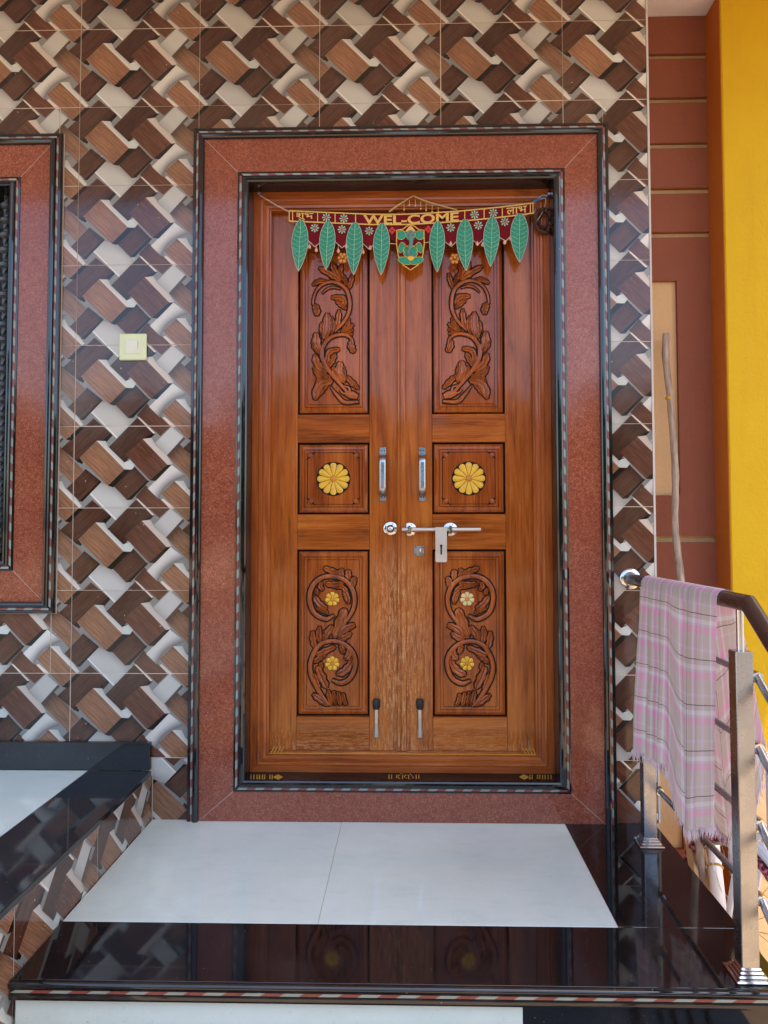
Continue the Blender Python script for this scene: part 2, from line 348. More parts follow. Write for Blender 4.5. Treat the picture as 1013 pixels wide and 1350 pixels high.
# (outline, colour, grain 0 none / 1 down-right / 2 up-right, shades[(edge point, edge point, width, strength)]), lowest first
SH = [
 ([(1345, 465), (1500, 310), (1850, 640), (1690, 800)], LB2, 1, [((1345, 465), (1500, 310), 190, .75), ((1500, 310), (1850, 640), 70, .3)]),
 ([(355, 0), (590, 185), (160, 565), (-70, 385)], DB2, 2, [((590, 185), (160, 565), 110, .5), ((160, 565), (-70, 385), 60, .4)]),
 ([(590, 183), (612, 214), (530, 300), (445, 305)], BK, 0, []),
 ([(150, 545), (165, 505), (222, 556), (200, 582)], BK, 0, []),
 ([(920, 985), (1055, 840), (1375, 1127), (1240, 1250)], MB_, 1, [((920, 985), (1055, 840), 120, .45)]),
 ([(1262, 1020), (1290, 1005), (1440, 1125), (1405, 1140), (1375, 1127)], (212, 190, 172), 0, []),
 ([(305, 945), (440, 815), (640, 860), (800, 1030), (915, 1030), (660, 1280)], WHc, 0, [((440, 815), (640, 860), 150, .34), ((640, 860), (800, 1030), 90, .28), ((660, 1280), (915, 1030), 60, .12)]),
 ([(300, 948), (316, 938), (670, 1270), (655, 1284)], (216, 210, 198), 0, []),
 ([(255, 640), (455, 792), (180, 1050), (5, 890)], DB2, 2, [((455, 792), (255, 640), 110, .6)]),
 ([(455, 790), (464, 806), (212, 1056), (140, 1046), (182, 1040)], BK, 0, []),
 ([(940, -12), (1155, 185), (775, 555), (562, 362)], DB, 2, [((1155, 185), (775, 555), 90, .5), ((775, 555), (562, 362), 70, .35)]),
 ([(1155, 183), (1182, 190), (1122, 244), (1010, 262)], BK, 0, []),
 ([(765, 540), (840, 520), (840, 545), (800, 560), (775, 558)], BK, 0, []),
 ([(946, -16), (968, -16), (1178, 178), (1158, 187)], (214, 198, 176), 0, []),
 ([(630, 855), (900, 600), (1092, 790), (815, 1030)], DB2, 2, [((900, 600), (1092, 790), 130, .55), ((630, 855), (900, 600), 60, .3)]),
 ([(1078, 778), (1106, 786), (872, 1022), (802, 1030)], BK, 0, []),
 ([(1400, 95), (1560, 225), (1335, 462), (1175, 310)], WHc, 0, [((1335, 462), (1175, 310), 120, .3), ((1400, 95), (1560, 225), 40, .12)]),
 ([(1560, 225), (1585, 250), (1352, 470), (1335, 462)], (74, 64, 56), 0, []),
 'CURVE',
 ([(1015, 255), (1130, 240), (1185, 330), (1340, 465), (1412, 570), (1345, 582)], (192, 178, 162), 0, [((1130, 240), (1340, 465), 60, .15)]),
 ([(785, 455), (1015, 255), (1345, 580), (1115, 778)], MB_, 1, []),
 ([(1345, 580), (1400, 580), (1190, 786), (1115, 778)], BK, 0, []),
 ([(400, 282), (520, 285), (560, 365), (770, 556), (775, 642)], (200, 195, 183), 0, [((560, 365), (770, 556), 50, .25)]),
 ([(770, 556), (850, 520), (915, 588), (872, 642), (775, 642)], (190, 192, 182), 0, [((850, 520), (915, 588), 50, .2)]),
 ([(170, 500), (400, 282), (775, 640), (555, 850)], LB, 1, []),
 ([(775, 640), (862, 648), (622, 870), (555, 850)], BK, 0, []),
 ([(1440, 785), (1560, 780), (1610, 870), (1740, 985), (1832, 1095), (1792, 1115)], (200, 194, 182), 0, [((1610, 870), (1740, 985), 50, .2)]),
 ([(1265, 940), (1440, 785), (1792, 1115), (1605, 1288)], LB, 1, [((1265, 940), (1440, 785), 60, .12)]),
 ([(1792, 1115), (1848, 1122), (1674, 1298), (1605, 1288)], BK, 0, []),
]
def _curve():
    # the white piece bent like a trough: bright along its straight edge, grey towards the curved one
    E = [(1400, 578), (1337, 638), (1274, 698), (1211, 758), (1148, 819), (1085, 880)]; Cv = [(1592, 722), (1470, 768), (1388, 812), (1318, 868), (1268, 934), (1230, 1017)]; out = []
    lv = [0, .18, .36, .5, .62, .72, .8, .87, .94, 1.0]
    for a, b in zip(lv, lv[1:]):
        k = 1 - .5 * max(0, ((a + b) / 2 - .3) / .7) ** 1.6; col = (202 * k, 196 * k, (184 + 6 * (1 - k)) * k)
        for i in range(5):
            L = lambda i_, t: (lerp(E[i_][0], Cv[i_][0], t), lerp(E[i_][1], Cv[i_][1], t))
            out.append(([L(i, a), L(i, b), L(i + 1, b), L(i + 1, a)], col, 0, []))
    return out
_i = SH.index('CURVE'); SH[_i:_i + 1] = _curve()
def uvp(x, y): return ((x - 103 + .011 * (y - 103)) / 1622, (y - 103 + .011 * (x - 103)) / 1032)
def area(p): return .5 * sum(p[i][0] * p[(i + 1) % len(p)][1] - p[(i + 1) % len(p)][0] * p[i][1] for i in range(len(p)))
def clip(p, a, b, c):                       # keep a*x + b*y <= c
    out = []
    for i in range(len(p)):
        P, Q = p[i], p[(i + 1) % len(p)]; dp = a * P[0] + b * P[1] - c; dq = a * Q[0] + b * Q[1] - c
        if dp <= 0: out.append(P)
        if (dp < 0 < dq) or (dq < 0 < dp):
            t = dp / (dp - dq); out.append((P[0] + (Q[0] - P[0]) * t, P[1] + (Q[1] - P[1]) * t))
    return out
EPS = 1e-6
def ok(p): return len(p) >= 3 and abs(area(p)) > EPS
def subtract(A, B):
    pieces = []; cur = A
    for i in range(len(B)):
        P, Q = B[i], B[(i + 1) % len(B)]; a, b = Q[1] - P[1], -(Q[0] - P[0]); c = a * P[0] + b * P[1]     # inside of a ccw polygon: a*x+b*y <= c
        o = clip(cur, -a, -b, -c)
        if ok(o): pieces.append(o)
        cur = clip(cur, a, b, c)
        if not ok(cur): return pieces
    return pieces
def arrangement():
    cover = []; out = []
    def shade(shs, x, y):
        k = 1.0
        for (p, n, wd, st) in shs:
            d = (x - p[0]) * n[0] + (y - p[1]) * n[1]; k *= 1 - st * max(0, min(1, 1 - d / wd)) ** 1.3
        return k
    for pts, col, gr, shs in SH[::-1] + [([(-200, -200), (2000, -200), (2000, 1500), (-200, 1500)], SHc, 0, [])]:
        # aspect-true space: u * 1.5 , v
        P = [uvp(*p) for p in pts]; P = [(u * 1.5, v) for u, v in P]
        if area(P) < 0: P = P[::-1]
        cx, cy = sum(p[0] for p in P) / len(P), sum(p[1] for p in P) / len(P); S = []
        for a, b, wd, st in shs:
            a = uvp(*a); b = uvp(*b); a = (a[0] * 1.5, a[1]); b = (b[0] * 1.5, b[1]); L = math.hypot(b[0] - a[0], b[1] - a[1])
            n = (-(b[1] - a[1]) / L, (b[0] - a[0]) / L)
            if (cx - a[0]) * n[0] + (cy - a[1]) * n[1] < 0: n = (-n[0], -n[1])
            S.append((a, n, wd / 1032, st))
        tri = []
        for t in tessellate_polygon([[Vector((p[0], p[1], 0)) for p in P]]):
            q = [P[i] for i in t]; tri.append(q if area(q) > 0 else q[::-1])
        conv = len(P) == 4 and all(((P[(i + 1) % 4][0] - P[i][0]) * (P[(i + 2) % 4][1] - P[(i + 1) % 4][1]) - (P[(i + 1) % 4][1] - P[i][1]) * (P[(i + 2) % 4][0] - P[(i + 1) % 4][0])) > 0 for i in range(4))
        if conv: tri = [P]
        parts = tri
        for (p, n, wd, st) in S:
            for k in (.33, .66, 1):
                c = p[0] * n[0] + p[1] * n[1] + wd * k; nw = []
                for q in parts:
                    for h in (clip(q, n[0], n[1], c), clip(q, -n[0], -n[1], -c)):
                        if ok(h): nw.append(h)
                parts = nw
        newc = []
        for ox in ((0,) if gr == 0 and len(pts) == 4 and pts[0] == (-200, -200) else (-1.5, 0, 1.5)):
            for oy in ((0,) if ox == 0 and pts[0] == (-200, -200) else (-1, 0, 1)):
                def box(q):
                    for a, b, c in ((1, 0, 1.5), (-1, 0, 0), (0, 1, 1), (0, -1, 0)): q = clip(q, a, b, c) if len(q) >= 3 else q
                    return q
                for q in parts:
                    todo = [box([(x + ox, y + oy) for x, y in q])]; todo = [z for z in todo if ok(z)]
                    for C in cover:
                        todo = [r for z in todo for r in subtract(z, C)]
                        if not todo: break
                    for z in todo: out.append((z, col, gr, [(x - ox, y - oy) for x, y in z], S, shade))
                for q in tri:
                    q2 = box([(x + ox, y + oy) for x, y in q])
                    if ok(q2): newc.append(q2)
        cover += newc
    res = []
    for z, col, gr, loc, S, shade in out:
        lc = s2l(col); res.append((z, [tuple(c * shade(S, x, y) for c in lc) for x, y in loc], gr))
    return res
ARR = arrangement()
_tiles = {}
def tile_mesh(x0=0, x1=TW, z0=0, z1=TH, flip=False, gap=.0013):
    """one ceramic tile (or a cut piece): printed face at y = 0, body 6 mm deep; local origin at the whole tile's lower left corner"""
    key = tuple(round(v, 4) for v in (x0, x1, z0, z1)) + (flip,)
    if key in _tiles: return _tiles[key]
    mb = MB(); cols = []
    lo, hi, bo, to = x0 + gap, x1 - gap, z0 + gap, z1 - gap
    for z, cs, gr in ARR:
        P = []
        for (u, v), c in zip(z, cs):
            X, Zc = u / 1.5 * TW, (1 - v) * TH
            if flip: X, Zc = TW - X, TH - Zc
            P.append((X, Zc, *c))
        def cl(p, k, s, lim):
            o = []
            for i in range(len(p)):
                A, B = p[i], p[(i + 1) % len(p)]; da, db = s * (A[k] - lim), s * (B[k] - lim)
                if da <= 0: o.append(A)
                if (da < 0 < db) or (db < 0 < da):
                    t = da / (da - db); o.append(tuple(a + (b - a) * t for a, b in zip(A, B)))
            return o
        for k, s, lim in ((0, 1, hi), (0, -1, lo), (1, 1, to), (1, -1, bo)):
            if len(P) >= 3: P = cl(P, k, s, lim)
        if len(P) < 3 or abs(area(P)) < 1e-9: continue
        if area(P) < 0: P = P[::-1]
        mb.poly([(p[0], 0, p[1]) for p in P]); cols += [(*p[2:5], gr * .5) for p in P]
    nf = len(cols)
    b = len(mb.v)
    for y in (0, .006):
        for x, zz in ((lo, bo), (hi, bo), (hi, to), (lo, to)): mb.vert((x, y, zz))
    sides = [(b, b + 4, b + 5, b + 1), (b + 1, b + 5, b + 6, b + 2), (b + 2, b + 6, b + 7, b + 3), (b + 3, b + 7, b + 4, b), (b + 4, b + 7, b + 6, b + 5)]
    for s in sides: mb.face(s); cols += [(.5, .45, .38, 0)] * 4
    me = bpy.data.meshes.new('wall_tile'); me.from_pydata(mb.v, [], mb.f); me.materials.append(TILE)
    ca = me.color_attributes.new('print', 'FLOAT_COLOR', 'CORNER')
    ca.data.foreach_set('color', [c for q in cols for c in q]); me.update()
    _tiles[key] = me; return me
rt = random.Random(3)
def put_tile(parent, loc, me, rz=0.0):
    o = bpy.data.objects.new('wall_tile', me); COL.objects.link(o); o.parent = parent; o.location = (loc[0] + rt.uniform(-.0006, .0006), loc[1], loc[2] + rt.uniform(-.0006, .0006))
    o.rotation_euler = (rt.uniform(-.0035, .0035), 0, rz + rt.uniform(-.0022, .0022)); return o

# ---------------------------------------------------------------- setting: ground, road
GZ = -.62
g = MB(); g.poly([(-300, -400, GZ), (300, -400, GZ), (300, 300, GZ), (-300, 300, GZ)]); tag(g.build('ground', EARTH), kind='structure')
g = MB(); g.box(-300, 300, -10.5, -5.5, GZ - .1, GZ + .02); tag(g.build('road', ASPH), kind='structure')

# ---------------------------------------------------------------- house wall with printed tiles
DX0, DX1, DZ0, DZ1 = .60, 1.80, .105, 2.357            # granite-lined door opening
WX0, WX1, WZ0, WZ1 = -1.05, -.214, .89, 2.348          # window opening
XE = 2.108                                             # right end of the tiled wall
wall = MB()
Y1 = .30
def slab(x0, x1, z0, z1): wall.box(x0, x1, .0016, Y1, z0, z1)
slab(-2.6, WX0, GZ, 3.17); slab(WX0, WX1, GZ, WZ0); slab(WX0, WX1, WZ1, 3.17); slab(WX1, DX0, GZ, 3.17)
slab(DX0, DX1, GZ, DZ0); slab(DX0, DX1, DZ1, 3.17); slab(DX1, XE - .001, GZ, 3.17)
WALL = tag(wall.build('house_wall', GROUT), 'house wall clad in glossy tiles printed with a brown and white basket weave', 'wall')
def fits(x0, x1, z0, z1):
    """cut the rectangle around the two framed openings; the frames lap over the cut edges"""
    rects = [(x0, x1, z0, z1)]
    for ox0, ox1, oz0, oz1 in ((.45, 1.945, -1, 2.505), (-1.22, -.075, .75, 2.50)):
        nw = []
        for a, b, c, d in rects:
            if b <= ox0 or a >= ox1 or d <= oz0 or c >= oz1: nw.append((a, b, c, d)); continue
            if a < ox0: nw.append((a, ox0, c, d))
            if b > ox1: nw.append((ox1, b, c, d))
            m0, m1 = max(a, ox0), min(b, ox1)
            if d > oz1: nw.append((m0, m1, oz1, d))
            if c < oz0: nw.append((m0, m1, c, oz0))
        rects = nw
    return rects
for i in range(-4, 5):
    for j in range(-1, 11):
        X, Zb = i * TW, Z0 - j * TH
        if j <= 9: z0, z1 = Zb - TH, Zb
        else: continue
        x0, x1 = X, X + TW; x1 = min(x1, XE); x0 = max(x0, -1.8); z1 = min(z1, 3.168)
        lowest = .0 if x0 > .30 else .178
        if j == 9: z0 = Z0 - 10 * TH
        for a, b, c, d in fits(x0, x1, z0, z1):
            segs = [(a, b, c, d)]
            if a < .306 < b: segs = [(a, .306, c, d), (.306, b, c, d)] if d < .25 else segs
            for a, b, c, d in segs:
                c = max(c, .178 if b <= .307 else -.002)
                if b - a < .012 or d - c < .012: continue
                flip = j >= 9
                put_tile(WALL, (X, 0, Zb - TH), tile_mesh(a - X, b - X, c - (Zb - TH), d - (Zb - TH), flip))
t = MB(); t.box(XE, XE + .007, -.001, Y1, 0, 3.168); t.build('edge_trim', PLAST, WALL)

# ---------------------------------------------------------------- ring of mitred mouldings
def ring(x0, x1, z0, z1, prof, side, m=0, mb=None):
    """prof: [(inset, y)] swept along one side of the rectangle with mitred ends"""
    mb = mb or MB()
    for (i0, y0), (i1, y1) in zip(prof, prof[1:]):
        def ends(i, y):
            return {'L': ((x0 + i, y, z0 + i), (x0 + i, y, z1 - i)), 'R': ((x1 - i, y, z0 + i), (x1 - i, y, z1 - i)),
                    'T': ((x0 + i, y, z1 - i), (x1 - i, y, z1 - i)), 'B': ((x0 + i, y, z0 + i), (x1 - i, y, z0 + i))}[side]
        a, b = ends(i0, y0); c, d = ends(i1, y1); mb.poly([a, b, d, c], m)
    return mb
def dashes(x0, x1, z0, z1, i0, i1, y, side, L=.031):
    """alternating slanted ivory and red inlay pieces set in the moulding"""
    mb = MB(); W = i1 - i0
    s0, s1 = (z0 + i0, z1 - i0) if side in 'LR' else (x0 + i0, x1 - i0)
    n = int((s1 - s0) / L)
    for k in range(n):
        a, b = s0 + W + (s1 - s0 - 2 * W) * k / n, s0 + W + (s1 - s0 - 2 * W) * (k + 1) / n; sl = .007
        q = [(a, 0), (b, 0), (b + sl, 1), (a + sl, 1)]; P = []
        for s_, r in q:
            s_ = min(s_, s1 - W); ins = i0 + W * r
            if side == 'L': P.append((x0 + ins, y, s_))
            elif side == 'R': P.append((x1 - ins, y, s_))
            elif side == 'T': P.append((s_, y, z1 - ins))
            else: P.append((s_, y, z0 + ins))
        mb.poly(P, k % 2)
    return mb
def stone_frame(root, O, I, mo, mi, sides):
    """outer moulding, red band and inner moulding; O outer rect, I opening rect"""
    ho = mo; x0, x1, z0, z1 = O; O = O if sides['B'] > 1 else (x0, x1, z0 - .06, z1); names = dict(L='jamb', R='jamb', T='lintel', B='sill')
    for s in sides:
        if s != 'B' or sides[s] > 1:
            p = [(0, .004), (0, -.014), (.002, -.018), (.011, -.019), (.012, -.0165), (.020, -.0165), (.021, -.020)]
            for k in range(7):
                a = math.pi * k / 6; p.append((.021 + (ho - .021) * (1 - math.cos(a)) / 2, -.020 - .008 * math.sin(a)))
            p += [(ho, -.010), (ho + .001, .0)]
            o = ring(*O, p, s).build('outer_moulding', BLK, root)
            tag(dashes(*O, .0125, .0195, -.0169, s).build('inlay_strip', [DASHW, DASHR], o), kind='stuff')
    band_in = (I[0] - x0)                # width from outer edge to the opening
    for s in sides:
        a = ho if s != 'B' or sides[s] > 1 else 0
        R = [x0 + ho, x1 - ho, z0 + (ho if sides['B'] > 1 else 0), z1 - ho]
        w_ = {'L': I[0] - mi - R[0], 'R': R[1] - I[1] - mi, 'T': R[3] - I[3] - mi, 'B': I[2] - mi - R[2]}[s]
        # mitred band between rectangle R and the inner moulding's rectangle
        Q = [I[0] - mi, I[1] + mi, I[2] - mi, I[3] + mi]; mb = MB(); e = .0006
        def quad(y):
            return {'L': [(R[0], y, R[2]), (Q[0] - e, y, Q[2]), (Q[0] - e, y, Q[3]), (R[0], y, R[3])], 'R': [(R[1], y, R[2]), (Q[1] + e, y, Q[2]), (Q[1] + e, y, Q[3]), (R[1], y, R[3])],
                    'T': [(R[0], y, R[3]), (Q[0], y, Q[3] + e), (Q[1], y, Q[3] + e), (R[1], y, R[3])], 'B': [(R[0], y, R[2]), (Q[0], y, Q[2] - e), (Q[1], y, Q[2] - e), (R[1], y, R[2])]}[s]
        f = quad(-.013); cx = sum(p[0] for p in f) / 4; cz = sum(p[2] for p in f) / 4
        f = [(p[0] + (.0009 if p[0] < cx else -.0009) * (s in 'TB'), p[1], p[2] + (.0009 if p[2] < cz else -.0009) * (s in 'LR')) for p in f]
        b = [(p[0], .005, p[2]) for p in f]
        mb.poly(f); 
        for k in range(4): mb.poly([f[k], f[(k + 1) % 4], b[(k + 1) % 4], b[k]])
        mb.build(names[s], RED, root)
        p = [(0, .002), (0, -.015), (.006, -.017), (.007, -.0155), (.015, -.0155), (.016, -.018)]
        for k in range(7):
            a_ = math.pi * k / 6; p.append((.016 + (mi - .016) * (1 - math.cos(a_)) / 2, -.018 - .009 * math.sin(a_)))
        p += [(mi, .0)]
        o = ring(*Q, p, s).build('inner_moulding', BLK, root)
        tag(dashes(*Q, .0072, .0148, -.0158, s).build('inlay_strip', [DASHW, DASHR], o), kind='stuff')
    # joint filler glimpsed in the mitres
    mb = MB(); mb2 = None
    R = [x0 + ho, x1 - ho, z0 + (ho if sides['B'] > 1 else 0), z1 - ho]; Q = [I[0] - mi, I[1] + mi, I[2] - mi, I[3] + mi]
    for ax, az, bx, bz in ((R[0], R[2], Q[0], Q[2]), (R[1], R[2], Q[1], Q[2]), (R[0], R[3], Q[0], Q[3]), (R[1], R[3], Q[1], Q[3])):
        d = Vector((bx - ax, bz - az)).normalized(); n = Vector((-d.y, d.x)) * .0016
        mb.poly([(ax + n.x, -.0128, az + n.y), (bx + n.x, -.0128, bz + n.y), (bx - n.x, -.0128, bz - n.y), (ax - n.x, -.0128, az - n.y)])
    mb.build('joint_filler', JOINT, root)
    for s in sides:                        # pale sealant where the stone meets the tiles
        if s != 'B' or sides[s] > 1: ring(*O, [(-.0032, -.0004), (-.003, -.0022), (.0004, -.0035)], s).build('sealant', JOINT, root)
FR = empty('granite_door_surround', (1.197, 0, 0)); tag(FR, 'polished red granite door surround with black mouldings and dashed inlay', 'door surround')
FO = (.434, 1.960, .0, 2.524); FI = (DX0 + .043, DX1 - .043, DZ0 + .043, DZ1 - .043)
stone_frame(FR, FO, FI, .042, .043, dict(L=2, R=2, T=2, B=1))
for s in 'LRT':                       # black reveal running back to the wooden frame
    ring(*FI, [(0, -.0005), (.0005, .062)], s).build('reveal', BLK, FR)
ring(*FI, [(0, -.0005), (.0005, .0), (.0025, .062)], 'B').build('reveal', BLK, FR)
# gold lettering lying on the black threshold strip
ZS = FI[2] + .0036
def ink(mb, pts, wd):                 # pts in photo pixels on the strip
    P = [fl(x, y, ZS) for x, y in pts]
    for a, b in zip(P, P[1:]):
        d = Vector((b[0] - a[0], b[1] - a[1])); 
        if d.length < 1e-6: continue
        n = Vector((-d.y, d.x)).normalized() * wd; d = d.normalized() * wd * .6
        mb.poly([(a[0] + n.x - d.x, a[1] + n.y - d.y, ZS), (a[0] - n.x - d.x, a[1] - n.y - d.y, ZS), (b[0] - n.x + d.x, b[1] - n.y + d.y, ZS), (b[0] + n.x + d.x, b[1] + n.y + d.y, ZS)])
mb = MB()
for x in (513, 516.5, 549, 552.5): ink(mb, [(x, 1021.5), (x, 1027)], .0016)
for q in ([(522, 1022), (528, 1022)], [(523, 1022), (523, 1026)], [(526.5, 1022), (524.5, 1024.5), (527.5, 1027)], [(530, 1022), (540, 1022)], [(531, 1022), (531, 1027)], [(535, 1022), (533, 1025), (537, 1026)],
          [(539, 1022), (539, 1027)], [(541, 1020), (544, 1024)], [(543, 1023), (546, 1025), (543, 1026.5)], [(528, 1020), (532, 1019.6)]): ink(mb, q, .0014)
for sgn, x0 in ((1, 331), (-1, 727)):
    X = lambda d: x0 + sgn * d
    for d in (0, 4, 8, 11.5, 15, 18, 25, 28): ink(mb, [(X(d), 1021.5), (X(d), 1027.4)], .0016)
    for d in (8, 15): 
        for y in (1022, 1024.6, 1027): ink(mb, [(X(d), y), (X(d + 4), y)], .0012)
    for k in range(7): ink(mb, [(X(31 + k * 1.6), 1021.4 + abs(k - 3) * .7), (X(31 + k * 1.6), 1028 - abs(k - 3) * .8)], .0026)
mb.build('gold_lettering', GOLDP, FR, fixn=False)

# ---------------------------------------------------------------- window at the left
WN = empty('granite_window_surround', (-.64, 0, .736)); tag(WN, 'red granite window surround with black mouldings, on the tiled wall', 'window surround')
stone_frame(WN, (-1.24, -.057, .736, 2.513), (-1.05 - .004, -.250, .928, 2.312), .042, .038, dict(L=2, R=2, T=2, B=2))
for s in 'LRTB': ring(-1.054, -.250, .928, 2.312, [(0, -.0005), (.0005, .12)], s).build('reveal', BLK, WN)
wg = MB(); wg.box(-1.054, -.25, .125, .15, .928, 2.312); WI = tag(wg.build('dark_window_pane', DARK), 'opaque pane coloured near-black for the unlit room behind the iron grille', 'window pane')  # opaque sheet; the darkness of the room behind is put into its colour
IRON = plain('wrought_iron', (74, 76, 78), .4)
GR = empty('window_grille', (-.64, .05, .928)); tag(GR, 'black iron window grille with twisted bars and collars', 'window grille')
for k in range(8):
    x = -.303 - k * .095; mb = MB(); n = 120
    for i in range(n + 1):
        z = lerp(.93, 2.31, i / n); a = i * .62; r = .009
        if i: 
            A, B = prev
        cur = [(x + r * math.cos(a + q * math.pi / 2), .055 + r * math.sin(a + q * math.pi / 2), z) for q in range(4)]
        idx = [mb.vert(p) for p in cur]
        if i:
            for q in range(4): mb.face((pi[q], pi[(q + 1) % 4], idx[(q + 1) % 4], idx[q]), 0, True)
        pi = idx; prev = (0, 0)
    b = mb.build('twisted_bar', IRON, GR)
    c = MB()
    for i in range(24): c.lathe([(.010, -.013), (.020, -.006), (.020, .006), (.010, .013)], (x, .055, .96 + i * .057), (0, 0, 1), 10)
    tag(c.build('collar', IRON, b), kind='stuff')
for z in (1.05, 1.62, 2.2): mb = MB(); mb.box(-1.05, -.25, .066, .072, z - .012, z + .012); mb.build('cross_bar', DARK, GR)

# ---------------------------------------------------------------- wooden door frame
DF = empty('wooden_door_frame', (1.2, .06, .148)); tag(DF, 'stepped reddish wooden door frame set inside the granite surround', 'door frame')
FW = (FI[0] + .001, FI[1] - .001, FI[2] + .003, FI[3] - .001)
prof = [(0, .062), (0, .056), (.020, .054), (.022, .058), (.027, .056), (.034, .057), (.037, .062), (.044, .061), (.047, .066), (.056, .067), (.058, .074), (.064, .075), (.064, .145)]
for s, n_, m_ in (('L', 'jamb', WFV), ('R', 'jamb', WFV), ('T', 'head', WFH), ('B', 'threshold', WFH)): ring(*FW, prof, s).build(n_, m_, DF)
mb = MB(); mb.box(FW[0] + .066, FW[1] - .066, .076, .14, FW[2] + .055, FW[2] + .066, bev=.002); mb.build('threshold_strip', WH, DF)
mb = MB()                               # yellow painted line and corner ticks on the threshold
zt = FW[2] + .0575; yq = .0735
mb.box(.712, 1.69, .0738, .0742, zt + .0035, zt + .0068)
for x0, sg in ((.716, 1), (1.688, -1)):
    for k in range(4):
        x = x0 + sg * k * .012; mb.poly([(x, .0735, zt + .008), (x + .004, .0735, zt + .008), (x + .004 + sg * .012, .0735, zt + .030), (x + sg * .012, .0735, zt + .030)])
mb.build('yellow_paint_line', YFD, DF, fixn=False)

# ---------------------------------------------------------------- door leaves
YL = .100
def X_(px, Y=YL): return at(px, 640, Y)[0]
def Z_(py, Y=YL): return at(527, py, Y)[2]
LX0, LXM, LX1 = FW[0] + .062, X_(526.5), FW[1] - .062
LZ0, LZ1 = FW[2] + .066, FW[3] - .062
def flat_map(reg, sc):                # zoom coordinates -> x, z on the panel plane
    def f(x, y, Y): p = at(reg[0] + x / sc, reg[1] + y / sc, Y); return p[0], p[2]
    return f
UPPER = [  # (type s stem / l leaf, [(x, y, w)...])
 ('l', [(410, 238, 14), (340, 190, 44), (240, 135, 12)]), ('l', [(310, 246, 10), (245, 240, 32), (188, 270, 8)]), ('l', [(410, 235, 14), (365, 160, 42), (340, 95, 12)]),
 ('l', [(415, 235, 12), (405, 160, 32), (418, 110, 8)]), ('l', [(470, 300, 14), (487, 240, 32), (500, 185, 8)]), ('l', [(455, 275, 12), (440, 230, 28), (428, 190, 8)]),
 ('l', [(445, 430, 10), (420, 372, 40), (335, 365, 16)]), ('l', [(450, 455, 10), (405, 415, 34), (372, 385, 10)]), ('l', [(370, 615, 14), (388, 540, 36), (395, 460, 12)]),
 ('l', [(410, 632, 10), (455, 585, 30), (475, 528, 10)]), ('l', [(415, 635, 10), (470, 598, 30), (506, 572, 12)]), ('l', [(420, 640, 10), (470, 624, 26), (507, 616, 12)]), ('l', [(425, 648, 8), (465, 645, 22), (502, 654, 10)]),
 ('l', [(280, 690, 20), (302, 600, 62), (305, 486, 18)]), ('l', [(268, 660, 14), (262, 605, 34), (268, 555, 10)]), ('l', [(335, 655, 14), (346, 580, 34), (336, 515, 10)]),
 ('l', [(250, 800, 20), (222, 720, 56), (216, 636, 16)]), ('l', [(240, 800, 12), (205, 750, 30), (188, 700, 10)]),
 ('l', [(295, 880, 12), (320, 790, 40), (398, 765, 16)]), ('l', [(308, 905, 12), (340, 855, 38), (366, 800, 12)]),
 ('l', [(305, 945, 14), (232, 885, 50), (205, 805, 16)]), ('l', [(330, 985, 14), (250, 962, 46), (196, 905, 16)]), ('l', [(300, 990, 12), (240, 975, 30), (215, 965, 8)]),
 ('l', [(435, 1025, 16), (398, 945, 60), (405, 862, 16)]), ('l', [(400, 1000, 12), (362, 945, 34), (348, 902, 10)]), ('l', [(445, 1000, 12), (430, 930, 26), (425, 895, 8)]),
 ('l', [(345, 1008, 16), (245, 1045, 62), (206, 1158, 16)]), ('l', [(330, 1000, 12), (262, 996, 40), (216, 1030, 12)]), ('l', [(310, 1030, 12), (268, 1080, 30), (246, 1120, 10)]),
 ('l', [(450, 975, 14), (492, 1020, 36), (546, 1072, 10)]),
 ('s', [(445, 1110, 40), (495, 1120, 80), (540, 1135, 50)]), ('s', [(330, 1058, 14), (385, 1128, 34), (440, 1176, 40), (545, 1172, 24)]), ('s', [(405, 1085, 18), (430, 1108, 24), (470, 1100, 26), (472, 1065, 22), (430, 1050, 20)]),
 ('s', [(265, 335, 8), (300, 302, 18), (350, 288, 18), (405, 300, 8)]),
 ('s', [(362, 628, 22), (430, 558, 32), (470, 480, 36), (478, 400, 38), (458, 318, 38), (410, 268, 36), (340, 246, 32), (270, 264, 28), (222, 312, 24), (198, 372, 22), (193, 424, 18)]),
 ('l', [(202, 418, 20), (222, 462, 46), (222, 508, 8)]),
 ('s', [(460, 1100, 28), (400, 1030, 36), (340, 960, 42), (290, 890, 46), (262, 810, 46), (275, 740, 42), (320, 682, 38), (390, 656, 34), (450, 658, 32), (494, 692, 26), (500, 735, 20)]),
 ('l', [(488, 700, 20), (490, 745, 46), (510, 795, 8)])]
